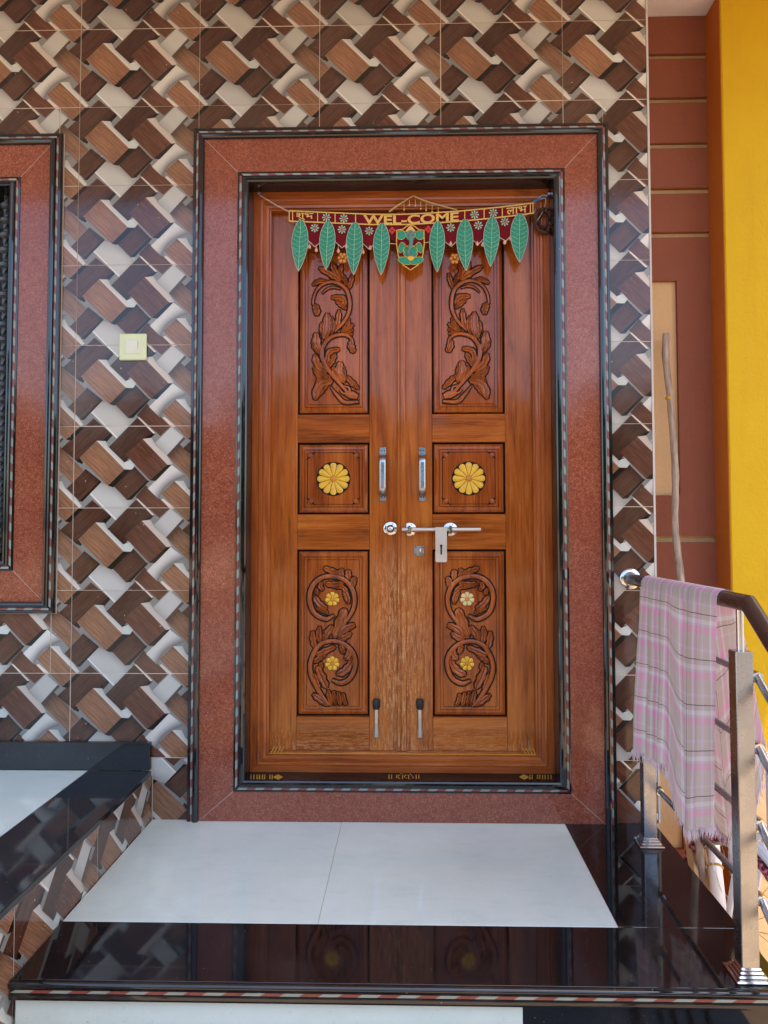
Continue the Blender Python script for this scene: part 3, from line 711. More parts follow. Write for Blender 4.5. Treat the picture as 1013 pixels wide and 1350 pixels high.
LOWER = [
 ('l', [(335, 368, 12), (275, 350, 32), (226, 330, 10)]), ('l', [(352, 388, 12), (338, 362, 28), (345, 334, 8)]), ('l', [(388, 405, 14), (382, 370, 34), (386, 342, 10)]), ('l', [(415, 455, 14), (414, 420, 34), (428, 388, 12)]),
 ('l', [(165, 508, 12), (198, 560, 36), (248, 592, 10)]), ('l', [(238, 432, 14), (290, 438, 34), (352, 428, 10)]), ('l', [(225, 475, 10), (205, 448, 28), (215, 420, 8)]), ('l', [(195, 500, 8), (182, 485, 24), (178, 460, 8)]),
 ('l', [(300, 458, 10), (345, 452, 26), (385, 500, 10)]), ('l', [(385, 560, 10), (372, 508, 32), (350, 480, 8)]), ('l', [(255, 625, 8), (230, 605, 22), (180, 590, 8)]),
 ('l', [(295, 775, 16), (330, 690, 62), (362, 588, 14)]), ('l', [(228, 785, 12), (258, 735, 36), (284, 698, 10)]), ('l', [(310, 775, 14), (372, 715, 36), (425, 692, 26)]), ('l', [(320, 785, 12), (365, 770, 32), (402, 742, 12)]),
 ('l', [(205, 810, 14), (195, 760, 32), (202, 702, 10)]), ('l', [(170, 840, 14), (160, 790, 34), (155, 732, 12)]), ('l', [(232, 800, 10), (226, 765, 26), (232, 728, 8)]),
 ('l', [(178, 885, 12), (232, 862, 34), (302, 830, 10)]), ('l', [(330, 820, 12), (345, 848, 30), (352, 876, 10)]), ('l', [(385, 842, 12), (388, 880, 36), (362, 915, 10)]), ('l', [(412, 895, 8), (398, 925, 26), (380, 945, 8)]),
 ('l', [(308, 1008, 12), (362, 985, 42), (412, 922, 12)]), ('l', [(165, 935, 10), (200, 903, 30), (238, 885, 8)]), ('l', [(248, 1095, 14), (216, 1030, 44), (186, 955, 10)]), ('l', [(200, 1100, 10), (180, 1060, 30), (165, 1000, 8)]), ('l', [(205, 975, 8), (212, 955, 24), (205, 930, 8)]),
 ('l', [(252, 1204, 12), (200, 1165, 34), (156, 1132, 12)]), ('l', [(278, 1204, 14), (262, 1150, 28), (256, 1106, 10)]), ('l', [(305, 1204, 14), (292, 1155, 26), (290, 1112, 10)]), ('l', [(335, 1204, 14), (322, 1155, 26), (320, 1118, 10)]), ('l', [(372, 1204, 14), (352, 1160, 26), (350, 1126, 10)]),
 ('s', [(292, 632, 20), (240, 655, 36), (172, 622, 38), (142, 560, 40), (140, 490, 40), (172, 425, 40), (230, 388, 38), (300, 386, 38), (360, 408, 38), (405, 458, 38), (424, 530, 36), (412, 600, 32), (374, 662, 28), (335, 705, 18)]),
 ('s', [(282, 1044, 22), (335, 1062, 38), (392, 1034, 38), (424, 970, 38), (424, 900, 38), (390, 842, 38), (330, 802, 36), (260, 796, 34), (202, 820, 36), (165, 872, 38), (142, 940, 38), (147, 1010, 38), (178, 1080, 38), (220, 1150, 34), (268, 1206, 16)])]
def carve(strokes, fmap, Yp, mirror=None, sc=1.0):
    mb = MB(); out = MB(); rr = random.Random(5); veinless = []
    for k, (ty, pts) in enumerate(strokes):
        n = 6 if ty == 's' else 8; veinless.append(k)
        S = spline(pts, n); lev = .0028 if ty == 's' else .0004 + .0016 * rr.random(); P = []
        Wm = max(p[2] for p in pts)
        for ii, (x, y, w_) in enumerate(S):
            if ty == 'l':
                tt = ii / (len(S) - 1); w_ = max(w_ * 1.1, Wm * 1.22 * math.sqrt(max(0, 1 - (2 * tt - 1.0) ** 2)) ** .75 * (1 + .13 * math.sin(tt * 17 + k)))
            X, Z = fmap(x, y, Yp)
            if mirror is not None: X = 2 * mirror - X
            P.append((X, Z, max(.0012, w_ / sc * (Yp - CAM[1]) / FPX)))
        T = [0, .62, .9, 1] if ty == 's' else [0, .7, 1.0, .45]
        offs = [-1, -.78, -.42, 0, .42, .78, 1] if ty == 's' else [-1, -.8, -.45, 0, .45, .8, 1]
        if ty == 's': P = [(a, b, c * .82) for a, b, c in P]
        ring_prev = rp2 = None; veins = {o_: [] for o_ in ((0,) if ty == 'l' and len(veinless) % 2 else ((-.4, .4) if ty == 'l' else ()))}
        for i, (X, Z, W) in enumerate(P):
            a = P[max(i - 1, 0)]; b = P[min(i + 1, len(P) - 1)]; d = Vector((b[0] - a[0], b[1] - a[1]))
            d = d.normalized() if d.length > 1e-7 else Vector((1, 0)); nrm = Vector((-d.y, d.x)); h = min(.0070, W * .5)
            hs = [0, T[1], T[2], T[3], T[2], T[1], 0]
            rg = [mb.vert((X + nrm.x * o * W / 2, Yp - (lev + h * q if q else -.002), Z + nrm.y * o * W / 2)) for o, q in zip(offs, hs)]
            e = W / 2 + .0036; ex = .0024 * (-1 if i == 0 else (1 if i == len(P) - 1 else 0))
            r2 = [out.vert((X + nrm.x * o * e + d.x * ex, Yp - lev * .75 - .0004 - .000015 * k, Z + nrm.y * o * e + d.y * ex)) for o in (-1, 1)]
            for o_ in veins:
                hv = h * (T[3] if abs(o_) < .1 else (T[2] if ty == 'l' else .95)) + lev + .0004
                veins[o_].append((X + nrm.x * o_ * W / 2, Yp - hv, Z + nrm.y * o_ * W / 2, nrm))
            if ring_prev:
                for q in range(6): mb.face((ring_prev[q], ring_prev[q + 1], rg[q + 1], rg[q]), 0, ty == 's' or q in (0, 5))
                out.face((rp2[0], rp2[1], r2[1], r2[0]))
            ring_prev, rp2 = rg, r2
        for o_, V in veins.items():                       # chisel lines, dark with old varnish
            V = V[1:-2] if ty == 'l' else V[2:-2]
            for a, b in zip(V, V[1:]):
                q = .00055; out.poly([(a[0] - a[3].x * q, a[1], a[2] - a[3].y * q), (a[0] + a[3].x * q, a[1], a[2] + a[3].y * q), (b[0] + b[3].x * q, b[1], b[2] + b[3].y * q), (b[0] - b[3].x * q, b[1], b[2] - b[3].y * q)])
    return mb, out
def rosette(mb, cx, cz, Y, r, n, core=.24, h=.007, m=0, mc=1, gap=.93):
    for k in range(n):
        a = 2 * math.pi * k / n; ha = math.pi / n * gap; rings = []
        for t_ in (.2, .45, .7, .88, .97, 1.0):
            R = r * t_; wd = ha * (1 if t_ < .8 else math.sqrt(max(0, 1 - ((t_ - .8) / .2) ** 2)) * .98 + .02)
            hh = h * (.55 + .6 * math.sin(min(1, t_) * 2.2)) * (.25 if t_ == 1.0 else 1)
            rings.append([mb.vert((cx + R * math.sin(a + wd * o), Y - hh * (1 - .55 * o * o), cz + R * math.cos(a + wd * o))) for o in (-1, -.55, 0, .55, 1)])
        for A, B in zip(rings, rings[1:]):
            for q in range(4): mb.face((A[q], A[q + 1], B[q + 1], B[q]), m, True)
    mb.lathe([(r * core, 0), (r * core, h * .8), (r * core * .7, h * 1.35), (r * core * .2, h * 1.5)], (cx, Y, cz), (0, -1, 0), 14, mc)
def panel_board(name, x0, x1, z0, z1, parent):
    mb = MB(); g_ = .0075; x0 += g_; x1 -= g_; z0 += g_; z1 -= g_
    lev = [(0, .124), (0, .111), (.010, .1055), (.018, .1045), (.0195, .1075), (.021, .1075), (.0225, .1035), (.030, .1032)]
    for (i0, y0), (i1, y1) in zip(lev, lev[1:]):
        a = [(x0 + i0, y0, z0 + i0), (x1 - i0, y0, z0 + i0), (x1 - i0, y0, z1 - i0), (x0 + i0, y0, z1 - i0)]; b = [(x0 + i1, y1, z0 + i1), (x1 - i1, y1, z0 + i1), (x1 - i1, y1, z1 - i1), (x0 + i1, y1, z1 - i1)]
        for k in range(4): mb.poly([a[k], a[(k + 1) % 4], b[(k + 1) % 4], b[k]])
    mb.poly(b); p = mb.build(name, WP, parent)
    ln = MB(); i = .031; wd = .0009; Y = .1030                    # incised line
    for a0, a1, b0, b1 in ((x0 + i, x1 - i, z0 + i - wd, z0 + i + wd), (x0 + i, x1 - i, z1 - i - wd, z1 - i + wd)): ln.poly([(a0, Y, b0), (a1, Y, b0), (a1, Y, b1), (a0, Y, b1)])
    for a0, a1 in ((x0 + i - wd, x0 + i + wd), (x1 - i - wd, x1 - i + wd)): ln.poly([(a0, Y, z0 + i + .001), (a1, Y, z0 + i + .001), (a1, Y, z1 - i - .001), (a0, Y, z1 - i - .001)])
    ln.build('incised_line', STAIN, p, fixn=False)
    return p
YP = .1032
MIR = LXM                                # the right leaf mirrors the left
def leaf(side):
    s = side; root = empty('door_leaf', (LX0 if s == 'L' else LX1, YL, LZ0))
    mx = (lambda x: x) if s == 'L' else (lambda x: 2 * MIR - x)
    xa, xb = (LX0, LXM - .0012) if s == 'L' else (LXM + .0012, LX1)
    p0, p1 = (X_(392), X_(487.5)) if s == 'L' else (X_(570), X_(667))
    rows = [(Z_(546), Z_(318)), (Z_(678), Z_(583)), (Z_(945.5), Z_(724.5))]
    b = .0016
    for n_, a, c in (('stile', xa, p0), ('stile', p1, xb)):
        m = MB(); m.box(a, c, YL, .138, LZ0, LZ1, bev=b); m.build(n_, WV, root)
    for a, c in ((LZ0, rows[2][0]), (rows[2][1], rows[1][0]), (rows[1][1], rows[0][0]), (rows[0][1], LZ1)):
        m = MB(); m.box(p0 + .0003, p1 - .0003, YL + .0006, .137, a, c, bev=b); m.build('rail', WH, root)
    m = MB(); m.box(p0 - .004, p1 + .004, .124, .134, rows[2][0] - .004, rows[0][1] + .004); m.build('backing_board', STAIN, root)
    pans = [panel_board('panel', p0, p1, z0, z1, root) for z0, z1 in rows]
    cm = flat_map((380, 330), 5.867); cl_ = flat_map((380, 680), 4.821); mir = None if s == 'L' else (X_(440) + X_(618)) / 2
    for pn, strokes, f, sc in ((pans[0], UPPER, cm, 5.867), (pans[2], LOWER, cl_, 4.821)):
        mb, out = carve(strokes, f, YP, mir, sc)
        mb.build('carving', WC, pn); out.build('carved_outline', STAIN, pn, fixn=False)
    # middle panel rosette and corner cuts
    cx = (p0 + p1) / 2 - .0; cz = Z_(631); mb = MB(); R = .0615
    bd = MB(); bd.lathe([(R + .003, 0), (R + .003, .0006)], (cx, YP, cz), (0, -1, 0), 40); bd.build('rosette_outline', STAIN, pans[1])
    rosette(mb, cx, cz, YP - .0006, R, 12, .2, .007); mb.build('rosette', [YFL, YFD], pans[1])
    mb = MB()
    for sx in (-1, 1):
        for sz in (-1, 1):
            ex = (p0 + .052 if sx < 0 else p1 - .052); ez = (rows[1][0] + .050 if sz < 0 else rows[1][1] - .050)
            mb.lathe([(.009, 0), (.008, .004), (.003, .006)], (ex, YP, ez), (0, -1, 0), 12, 0)
            for dx, dz in ((sx * .020, -sz * .016), (-sx * .018, sz * .018)):
                d = Vector((dx, dz)); n = Vector((-d.y, d.x)).normalized() * .0045
                o_ = d.normalized() * .007
                mb.poly([(ex + o_.x + n.x, YP - .0006, ez + o_.y + n.y), (ex + dx, YP - .0006, ez + dz), (ex + o_.x - n.x, YP - .0006, ez + o_.y - n.y)], 1)
    for z in (rows[1][0] + .038, rows[1][1] - .038): mb.box(p0 + .066, p1 - .066, YP - .0008, YP, z - .0008, z + .0008, 1)
    for x in (p0 + .040, p1 - .040): mb.box(x - .0008, x + .0008, YP - .0008, YP, rows[1][0] + .064, rows[1][1] - .064, 1)
    mb.build('corner_carving', [WC, STAIN], pans[1])
    for (px, py) in ((438.5, 789.5), (438.5, 874.5)):
        q = at(px if s == 'L' else 2 * 527.3 - px, py, YP); mb = MB()
        pale = s == 'R' and py < 800
        rosette(mb, q[0], q[2], YP, .0265, 7, .32, .007); fo = mb.build('small_flower', [PALEY if pale else YFL, YFD], pans[2])
        if pale: fo['label'] = 'faded cream flower'
    # pull handle
    px = 505 if s == 'L' else 557; zc = [Z_(y) for y in (590, 603, 657, 660)]; x = X_(px); h = MB(); hw = .0125
    h.box(x - hw, x + hw, YL - .004, YL, Z_(606), Z_(589.5), bev=.001); h.box(x - hw, x + hw, YL - .004, YL, Z_(661), Z_(647), bev=.001)
    zz0, zz1 = Z_(655), Z_(599); n = 14
    prof = [(-hw, 0), (-hw * .8, .003), (-hw * .3, .0045), (hw * .3, .0045), (hw * .8, .003), (hw, 0)]; prev = None
    for i in range(n + 1):
        t_ = i / n; z = lerp(zz0, zz1, t_); lift = .030 * min(1, min(t_, 1 - t_) * 7) ** .6
        rg = [h.vert((x + a, YL - .004 - lift - c, z)) for a, c in prof] + [h.vert((x + hw, YL - lift + .003 if lift > .01 else YL - .002, z)), h.vert((x - hw, YL - lift + .003 if lift > .01 else YL - .002, z))]
        if prev:
            for q in range(8): h.face((prev[q], prev[(q + 1) % 8], rg[(q + 1) % 8], rg[q]), 0, q in (1, 2, 3))
        else: h.face(rg)
        prev = rg
    h.face(prev); ho = h.build('pull_handle', STEEL, root)
    sc_ = MB()
    for yy in (594, 656):
        for dx in (-.0055, .0055): sc_.lathe([(.0026, 0), (.0022, .0012)], (x + dx, YL - .004, Z_(yy)), (0, -1, 0), 8)
    tag(sc_.build('screw', DARK, ho), kind='stuff')
    # door stop at the foot
    px = 496.5 if s == 'L' else 553; x = X_(px); d = MB()
    d.box(x - .0075, x + .0075, YL - .012, YL, Z_(972), Z_(932), bev=.002); d.box(x - .010, x + .010, YL - .004, YL, Z_(973), Z_(961), bev=.001)
    do = d.build('door_stop', STEEL, root); d = MB(); d.lathe([(.011, Z_(934)), (.0135, Z_(931)), (.0145, Z_(924)), (.011, Z_(921))], (x, YL - .012, 0), (0, 0, 1), 14); d.build('rubber_tip', BLACKP, do)
    return root
LL = tag(leaf('L'), 'carved wooden door leaf with round bolt keeper beside its pull handle', 'door leaf')
RL = tag(leaf('R'), 'carved wooden door leaf with sliding bolt and hanging hasp', 'door leaf')
m = MB(); a0, a1 = X_(523.5), X_(536)
prof = [(a0, YL + .001), (a0, YL - .006), (a0 + .004, YL - .010), (a0 + .010, YL - .010), (a0 + .012, YL - .006), (a0 + .015, YL - .006), (a0 + .017, YL - .010), (a1 - .004, YL - .010), (a1, YL - .006), (a1, YL + .001)]
lo = [m.vert((x, y, LZ0 + .003)) for x, y in prof]; hi = [m.vert((x, y, LZ1)) for x, y in prof]
for k in range(len(prof) - 1): m.face((lo[k], lo[k + 1], hi[k + 1], hi[k]))
m.face(lo); m.face(hi[::-1]); m.build('astragal', WV, RL)
# latch
def knob(root, px, py, name, ball):
    c = at(px, py, YL - .004); mb = MB(); R = .026
    mb.lathe([(R, 0), (R, .003), (R * .85, .005), (R * .6, .006)] + ([(R * .55, .010), (R * .42, .018), (R * .2, .022)] if ball else [(R * .5, .008), (R * .3, .009)]), (c[0], YL, c[2]), (0, -1, 0), 22)
    o = mb.build(name, CHROME, root); sc = MB()
    for k in range(4):
        a = math.pi / 4 + k * math.pi / 2 + .3; sc.lathe([(.003, 0), (.002, .0015)], (c[0] + R * .74 * math.cos(a), YL - .0048, c[2] + R * .74 * math.sin(a)), (0, -1, 0), 8)
    tag(sc.build('screw', DARK, o), kind='stuff'); return c
knob(LL, 515, 697, 'bolt_keeper', True)
c1 = knob(RL, 540, 698, 'bolt_mount', False); c2 = knob(RL, 594, 698, 'bolt_mount', False)
zb = (c1[2] + c2[2]) / 2
mb = MB(); mb.tube([(X_(530, .07), .076, zb), (X_(634, .07), .076, zb)], .0085, 14); bolt = mb.build('sliding_bolt', STEELX, RL)
for c in (c1, c2):
    mb = MB(); mb.box(c[0] - .006, c[0] + .006, .062, YL, zb - .0125, zb + .0125, bev=.003); mb.build('bolt_staple', CHROME, RL)
mb = MB(); mb.box(c2[0] - .012, c2[0] - .006, .0605, .0625, zb + .002, zb + .009); mb.box(c1[0] + .004, c1[0] + .010, .0605, .0625, zb + .001, zb + .009); tag(mb.build('green_sticker', plain('teal_sticker', (60, 150, 130), .5), bolt), kind='stuff')
x0, x1 = X_(574, .07), X_(589, .07); mb = MB(); zt_, zb_ = Z_(695, .07), Z_(741, .07); xs = (x0 + x1) / 2
mb.prism([(x0, zb_ + .004), (x0 + .004, zb_), (x1 - .004, zb_), (x1, zb_ + .004), (x1, zt_), (x0, zt_)], .062, .0655)
hs = mb.build('hasp', STEELX, bolt); mb = MB(); mb.box(xs - .0032, xs + .0032, .0612, .0616, Z_(731, .07), Z_(719, .07), bev=.0002); mb.lathe([(.005, 0), (.004, .0006)], (xs, .0618, Z_(719.5, .07)), (0, -1, 0), 10); mb.build('staple_slot', DARK, hs)
c = at(553, 726, YL); mb = MB(); mb.box(c[0] - .0195, c[0] + .0195, YL - .003, YL, c[2] - .0195, c[2] + .0195, bev=.0014)
lp = mb.build('staple_plate', STEEL, RL); mb = MB(); mb.tube([(c[0] + .004, YL - .002, c[2] - .011), (c[0] + .004, YL - .012, c[2] - .007), (c[0] + .004, YL - .012, c[2] + .007), (c[0] + .004, YL - .002, c[2] + .011)], .0042, 10); mb.build('staple', CHROME, lp)
mb = MB()
for dx in (-.013, .013):
    for dz in (-.013, .013): mb.lathe([(.0028, 0), (.002, .001)], (c[0] + dx, YL - .003, c[2] + dz), (0, -1, 0), 8)
tag(mb.build('screw', DARK, lp), kind='stuff')

# ---------------------------------------------------------------- door hanging (toran)
YT = .040
TO = empty('door_hanging', tuple(at(541, 296, YT))); tag(TO, 'festive red door hanging with green leaf pendants and gold WEL-COME lettering', 'door hanging')
def btop(px): return 277.6 + 4.6 * (px - 381) / 110 if px < 491 else (282.2 if px < 530 else 282.2 - (px - 530) * .035 - ((px - 530) / 173) ** 2 * 9.0)
def P2(px, py, Y=YT): p = at(px, py, Y); return (p[0], p[2])
BH = 14.2
def strip(f0, f1, xs, y0, y1, name, mat, parent):
    mb = MB(); top = [P2(x, f0(x)) for x in xs]; bot = [P2(x, f1(x)) for x in xs]
    for k in range(len(xs) - 1): mb.prism([bot[k], bot[k + 1], top[k + 1], top[k]], y0, y1)
    return mb.build(name, mat, parent)
xs = list(np.linspace(382, 704, 40))
band = strip(btop, lambda x: btop(x) + BH, xs, YT, YT + .0025, 'band', CRIM, TO)
strip(lambda x: btop(x) - .4, lambda x: btop(x) + 1.1, xs, YT - .0016, YT, 'gold_braid', GOLD, band); strip(lambda x: btop(x) + BH - 1.2, lambda x: btop(x) + BH + .4, xs, YT - .0016, YT, 'gold_braid', GOLD, band)
for x in (381.6, 386, 419, 442, 469, 613, 638.5, 662.5, 699.5, 703):
    strip(btop, lambda x_: btop(x_) + BH, [x - .6, x + .6], YT - .0014, YT, 'gold_braid', GOLD, band)
# pennant cloth, pointed between the leaves
LC = [(397, 357), (433, 355), (468.5, 361.6), (504, 362.5), (577.3, 359.5), (613.5, 355.6), (649.2, 351.6), (685.6, 346.7)]
cs = [397, 433, 468.5, 504, 541, 577.3, 613.5, 649.2, 685.6]; mb = MB(); ed = MB()
for a, b in zip(cs, cs[1:]):
    m_ = (a + b) / 2; d = 31 if abs(m_ - 541) > 25 else 24
    pts = [(a, btop(a) + BH - 1), (b, btop(b) + BH - 1), (b, btop(b) + BH + 22), (m_ + 6, btop(m_) + BH + d - 5), (m_, btop(m_) + BH + d), (m_ - 6, btop(m_) + BH + d - 5), (a, btop(a) + BH + 22)]
    mb.prism([P2(*p) for p in pts][::-1], YT + .0035, YT + .005)
    for q, r in (((a + 9, btop(a) + BH + 24), (m_, btop(m_) + BH + d + .5)), ((m_, btop(m_) + BH + d + .5), (b - 9, btop(b) + BH + 24))):
        A, B = P2(*q), P2(*r); ed.tube([(A[0], YT + .003, A[1]), (B[0], YT + .003, B[1])], .0016, 6)
pc = mb.build('pennant_cloth', CRIM, TO); tag(ed.build('silver_edging', LEAFE, pc), kind='stuff')
def lettering(txt, px0, px1, dy0, dy1, name, bold=.02, lean=True):
    cu = bpy.data.curves.new(name, 'FONT'); cu.body = txt; cu.size = 1; cu.offset = bold
    ob = bpy.data.objects.new(name, cu); COL.objects.link(ob); bpy.context.view_layer.update()
    me = bpy.data.meshes.new_from_object(ob.evaluated_get(bpy.context.evaluated_depsgraph_get())); bpy.data.objects.remove(ob)
    if not me.vertices: return None
    vs = [v.co.copy() for v in me.vertices]; mnx, mxx = min(v.x for v in vs), max(v.x for v in vs); mny, mxy = min(v.y for v in vs), max(v.y for v in vs)
    for v in me.vertices:
        px = lerp(px0, px1, (v.co.x - mnx) / (mxx - mnx)); py = btop(px) + lerp(dy1, dy0, (v.co.y - mny) / (mxy - mny)); q = at(px, py, YT - .0012); v.co = (q[0], YT - .0012, q[2])
    me.materials.append(GOLD); o = bpy.data.objects.new(name, me); COL.objects.link(o); o.parent = band; return o
lettering('WEL-COME', 479, 605, 1.2, 13.4, 'gold_lettering', .028)
lettering('\u0936\u0941\u092d', 390.5, 413.5, 2.0, 12.6, 'gold_lettering', .012)
lettering('\u0932\u093e\u092d', 668, 695, 2.2, 11.8, 'gold_lettering', .012)
for px, dy, col in ((430.5, 7, MINT), (453.5, 7.4, MINT), (626, 7, MINT), (650.5, 7, MINT), (415, 21, MINT), (451, 21.5, MINT), (487, 22, MINT), (594.5, 21, MINT), (631, 21, MINT), (666, 20, MINT)):
    mb = MB(); q = at(px, btop(px) + dy, YT); rosette(mb, q[0], q[2], YT if dy < 15 else YT + .0035, .0165, 8, .24, .003, 0, 1, .6); mb.build('embroidered_flower', [col, REDT], band if dy < 15 else pc)
for px, dy in ((517, 21), (565, 21)):
    mb = MB(); q = at(px, btop(px) + dy, YT)
    for k in range(4):
        a = k * math.pi / 2; mb.lathe([(.006, 0), (.0035, .002)], (q[0] + .008 * math.cos(a), YT + .0035, q[2] + .008 * math.sin(a)), (0, -1, 0), 8)
    mb.build('embroidered_flower', REDT, pc)
for cx, tip in LC:                        # leaf pendants
    tip = tip + random.Random(cx * 7).uniform(-2, 1.5)
    topy = btop(cx) + BH - 2; n = 16; L = []; R = []; hw = 10.9 * random.Random(cx * 3).uniform(.9, 1.06)
    tilt = random.Random(cx).uniform(-3.2, 3.2); tw = random.Random(cx + 1).uniform(-.35, .35)
    def wdt(t_): return hw * (math.sin(math.pi * min(1, t_ * .98 + .02) ** .78)) ** .85 if t_ < 1 else 0
    mb = MB(); edge = MB(); vn = MB(); mid = None; prev = None; yb = YT - .001
    def cen(t_): return cx + tilt * t_ * t_ - 1.2 * math.sin(t_ * 2)
    for i in range(n + 1):
        t_ = i / n; y = lerp(topy, tip, t_); w_ = wdt(t_); c = cen(t_); cup = .004 * math.sin(math.pi * t_)
        rg = [mb.vert((P2(c + o * w_, y)[0], yb - cup * (1 - o * o) - .002 + .004 * t_ + tw * o * w_ * .0028 * t_, P2(c, y)[1])) for o in (-1, -.5, 0, .5, 1)]
        rb = [mb.vert((mb.v[k][0], mb.v[k][1] + .0018, mb.v[k][2])) for k in rg]
        if prev:
            for q in range(4): mb.face((prev[0][q], prev[0][q + 1], rg[q + 1], rg[q]), 0, True); mb.face((prev[1][q], prev[1][q + 1], rb[q + 1], rb[q]), 0, True)
            for q in (0, 4): mb.face((prev[0][q], rg[q], rb[q], prev[1][q]), 0)
        prev = (rg, rb)
    lo_ = mb.build('leaf_pendant', LEAFG, TO)
    def pt(o, t_, lift=.0012):
        c, w_ = cen(t_), wdt(t_); cup = .004 * math.sin(math.pi * t_); q = P2(c + o * w_, lerp(topy, tip, t_)); return (q[0], yb - cup * (1 - o * o) - .002 + .004 * t_ - lift + tw * o * w_ * .0028 * t_, q[1])
    vn.tube([pt(0, k / 12) for k in range(13)], .0011, 5)
    for k in range(1, 9):
        for sg in (-1, 1): vn.tube([pt(0, .06 + k * .095), pt(sg * .45, .045 + k * .093), pt(sg * .9, .0 + k * .09)], .0007, 4)
    vn.build('vein', VEIN, lo_)
    for sg in (-1, 1): edge.tube([pt(sg, k / 16, .0003) for k in range(17)], .0012, 5)
    edge.build('edging', LEAFE, lo_)
# emblem: gold-edged shield with a green seated elephant-headed figure
SHD = [(523.5, 304), (531, 303), (536, 299), (541.5, 296.5), (547, 299), (552, 303), (559, 304), (559.6, 322), (557.5, 338), (551, 350), (541.5, 356.5), (532, 350), (525.5, 338), (523, 322)]
mb = MB(); mb.prism([P2(*p) for p in SHD][::-1], YT - .004, YT - .001); sh = mb.build('shield', CRIM, TO)
mb = MB(); q = [P2(*p) for p in SHD + SHD[:1]]; mb.tube([(a, YT - .005, b) for a, b in q], .0022, 6); mb.build('shield_edging', GOLD, sh)
def blob(cx, cy, rx, ry, rot, mat, name, lift, h=.003, n=18):
    mb = MB(); rings = []
    for t_ in (1, .85, .5, .02):
        rings.append([])
        for k in range(n):
            a = 2 * math.pi * k / n; x, y = rx * t_ * math.cos(a), ry * t_ * math.sin(a); q = P2(cx + x * math.cos(rot) - y * math.sin(rot), cy + x * math.sin(rot) + y * math.cos(rot))
            rings[-1].append(mb.vert((q[0], YT - lift - h * math.sqrt(max(0, 1 - t_ * t_)), q[1])))
    for A, B in zip(rings, rings[1:]):
        for k in range(n): mb.face((A[k], A[(k + 1) % n], B[(k + 1) % n], B[k]), 0, True)
    return mb.build(name, mat, sh)
EDG = MB(); TEAL = plain('grey_teal_thread', (84, 130, 116), .6)
for a in ((541.5, 333, 9.5, 9.5, 0, 'emblem_body', .004), (529.5, 310.5, 5.6, 6.2, .5, 'emblem_ear', .0048), (553.5, 310.5, 5.6, 6.2, -.5, 'emblem_ear', .0048), (529.5, 327, 3.6, 7.2, .25, 'emblem_arm', .0052), (553.5, 327, 3.6, 7.2, -.25, 'emblem_arm', .0052),
          (534, 344.5, 9.5, 4.6, .28, 'emblem_leg', .0058), (549.5, 344.5, 9.5, 4.6, -.28, 'emblem_leg', .0064)):
    o = blob(*a[:5], LEAFG, a[5], a[6])
    mb = MB(); pts = []
    for k in range(19):
        an = 2 * math.pi * k / 18; x, y = a[2] * math.cos(an), a[3] * math.sin(an); q = P2(a[0] + x * math.cos(a[4]) - y * math.sin(a[4]), a[1] + x * math.sin(a[4]) + y * math.cos(a[4])); pts.append((q[0], YT - a[6] - .0006, q[1]))
    EDG.tube(pts, .0009, 5)
EDG.build('emblem_thread', plain('lime_gold_thread', (186, 186, 84), .6), sh)
blob(541.5, 310.5, 6.4, 7.6, 0, TEAL, 'emblem_head', .0062)
mb = MB(); tr = spline([(541.5, 313), (542.3, 320), (541, 328), (538.5, 334), (541.5, 338), (545.5, 336)], 5); mb.tube([(P2(*p)[0], YT - .0095, P2(*p)[1]) for p in tr], [.0085 - .0058 * i / len(tr) for i in range(len(tr))], 8); mb.build('emblem_trunk', TEAL, sh)
blob(541.8, 341, 4.2, 3.6, 0, YFL, 'emblem_belly', .0085); blob(541.5, 307.5, 1.2, 1.6, 0, REDT, 'emblem_mark', .0095)
for x in (538.4, 544.6): blob(x, 311, .8, .6, 0, DARK, 'emblem_eye', .0095)
mb = MB(); mb.prism([P2(*p) for p in ((534.5, 306), (548.5, 306), (545, 301.5), (541.5, 297.8), (538, 301.5))][::-1], YT - .0075, YT - .004); mb.build('emblem_crown', GOLD, sh)
mb = MB()
for pts in ([(533, 322), (537, 326), (541.5, 327.5), (546, 326), (550, 322)], [(534, 338), (538, 341), (545, 341), (549, 338)], [(532, 330), (534, 335)], [(551, 330), (549, 335)]):
    q = [P2(*p) for p in spline(pts, 4)]; mb.tube([(a, YT - .0098, b) for a, b in q], .0011, 5)
mb.build('emblem_garland', YFL, sh)
# bead tassels under the cloth, bead garland above, cords and nails
tr_ = random.Random(11)
for px, ln, two in ((408, 8, 1), (417, 12, 0), (446, 12, 1), (457, 6, 1), (478.5, 12, 0), (488, 6, 0), (594.5, 4, 0), (629.5, 7, 0), (637, 9, 0), (666, 9, 0), (674, 5, 0)):
    mb = MB(); y = btop(px) + BH + 21
    for k in range(int(ln / 2.4)): q = at(px, y + k * 2.6, YT + .004); mb.lathe([(.001, -.0025), (.0026, 0), (.001, .0025)], (q[0], YT + .006, q[2]), (0, 0, 1), 8)
    q = at(px, y + ln + 2, YT); mb.lathe([(.0015, .010), (.0045, .004), (.0068, -.003), (.0045, -.008), (.001, -.0095)], (q[0], YT + .006, q[2]), (0, 0, 1), 10, 1); mb.build('bead_tassel', [BEADG, PEACH], TO)
for cx, cy in ((451.5, 338), (600, 339)):
    mb = MB()
    for k in range(6):
        a = k * math.pi / 3; q = at(cx + 4.6 * math.cos(a), cy + 4.8 * math.sin(a), YT); mb.lathe([(.001, -.007), (.006, -.0045), (.0078, 0), (.006, .0045), (.001, .007)], (q[0], YT + .014, q[2]), (0, -1, 0), 10)
    q = at(cx, cy, YT); mb.lathe([(.005, 0), (.004, .012)], (q[0], YT + .012, q[2]), (0, -1, 0), 10); mb.build('bead_cluster', plain('amber_bead', (196, 130, 52), .35, var=.2), TO)
gar = MB()
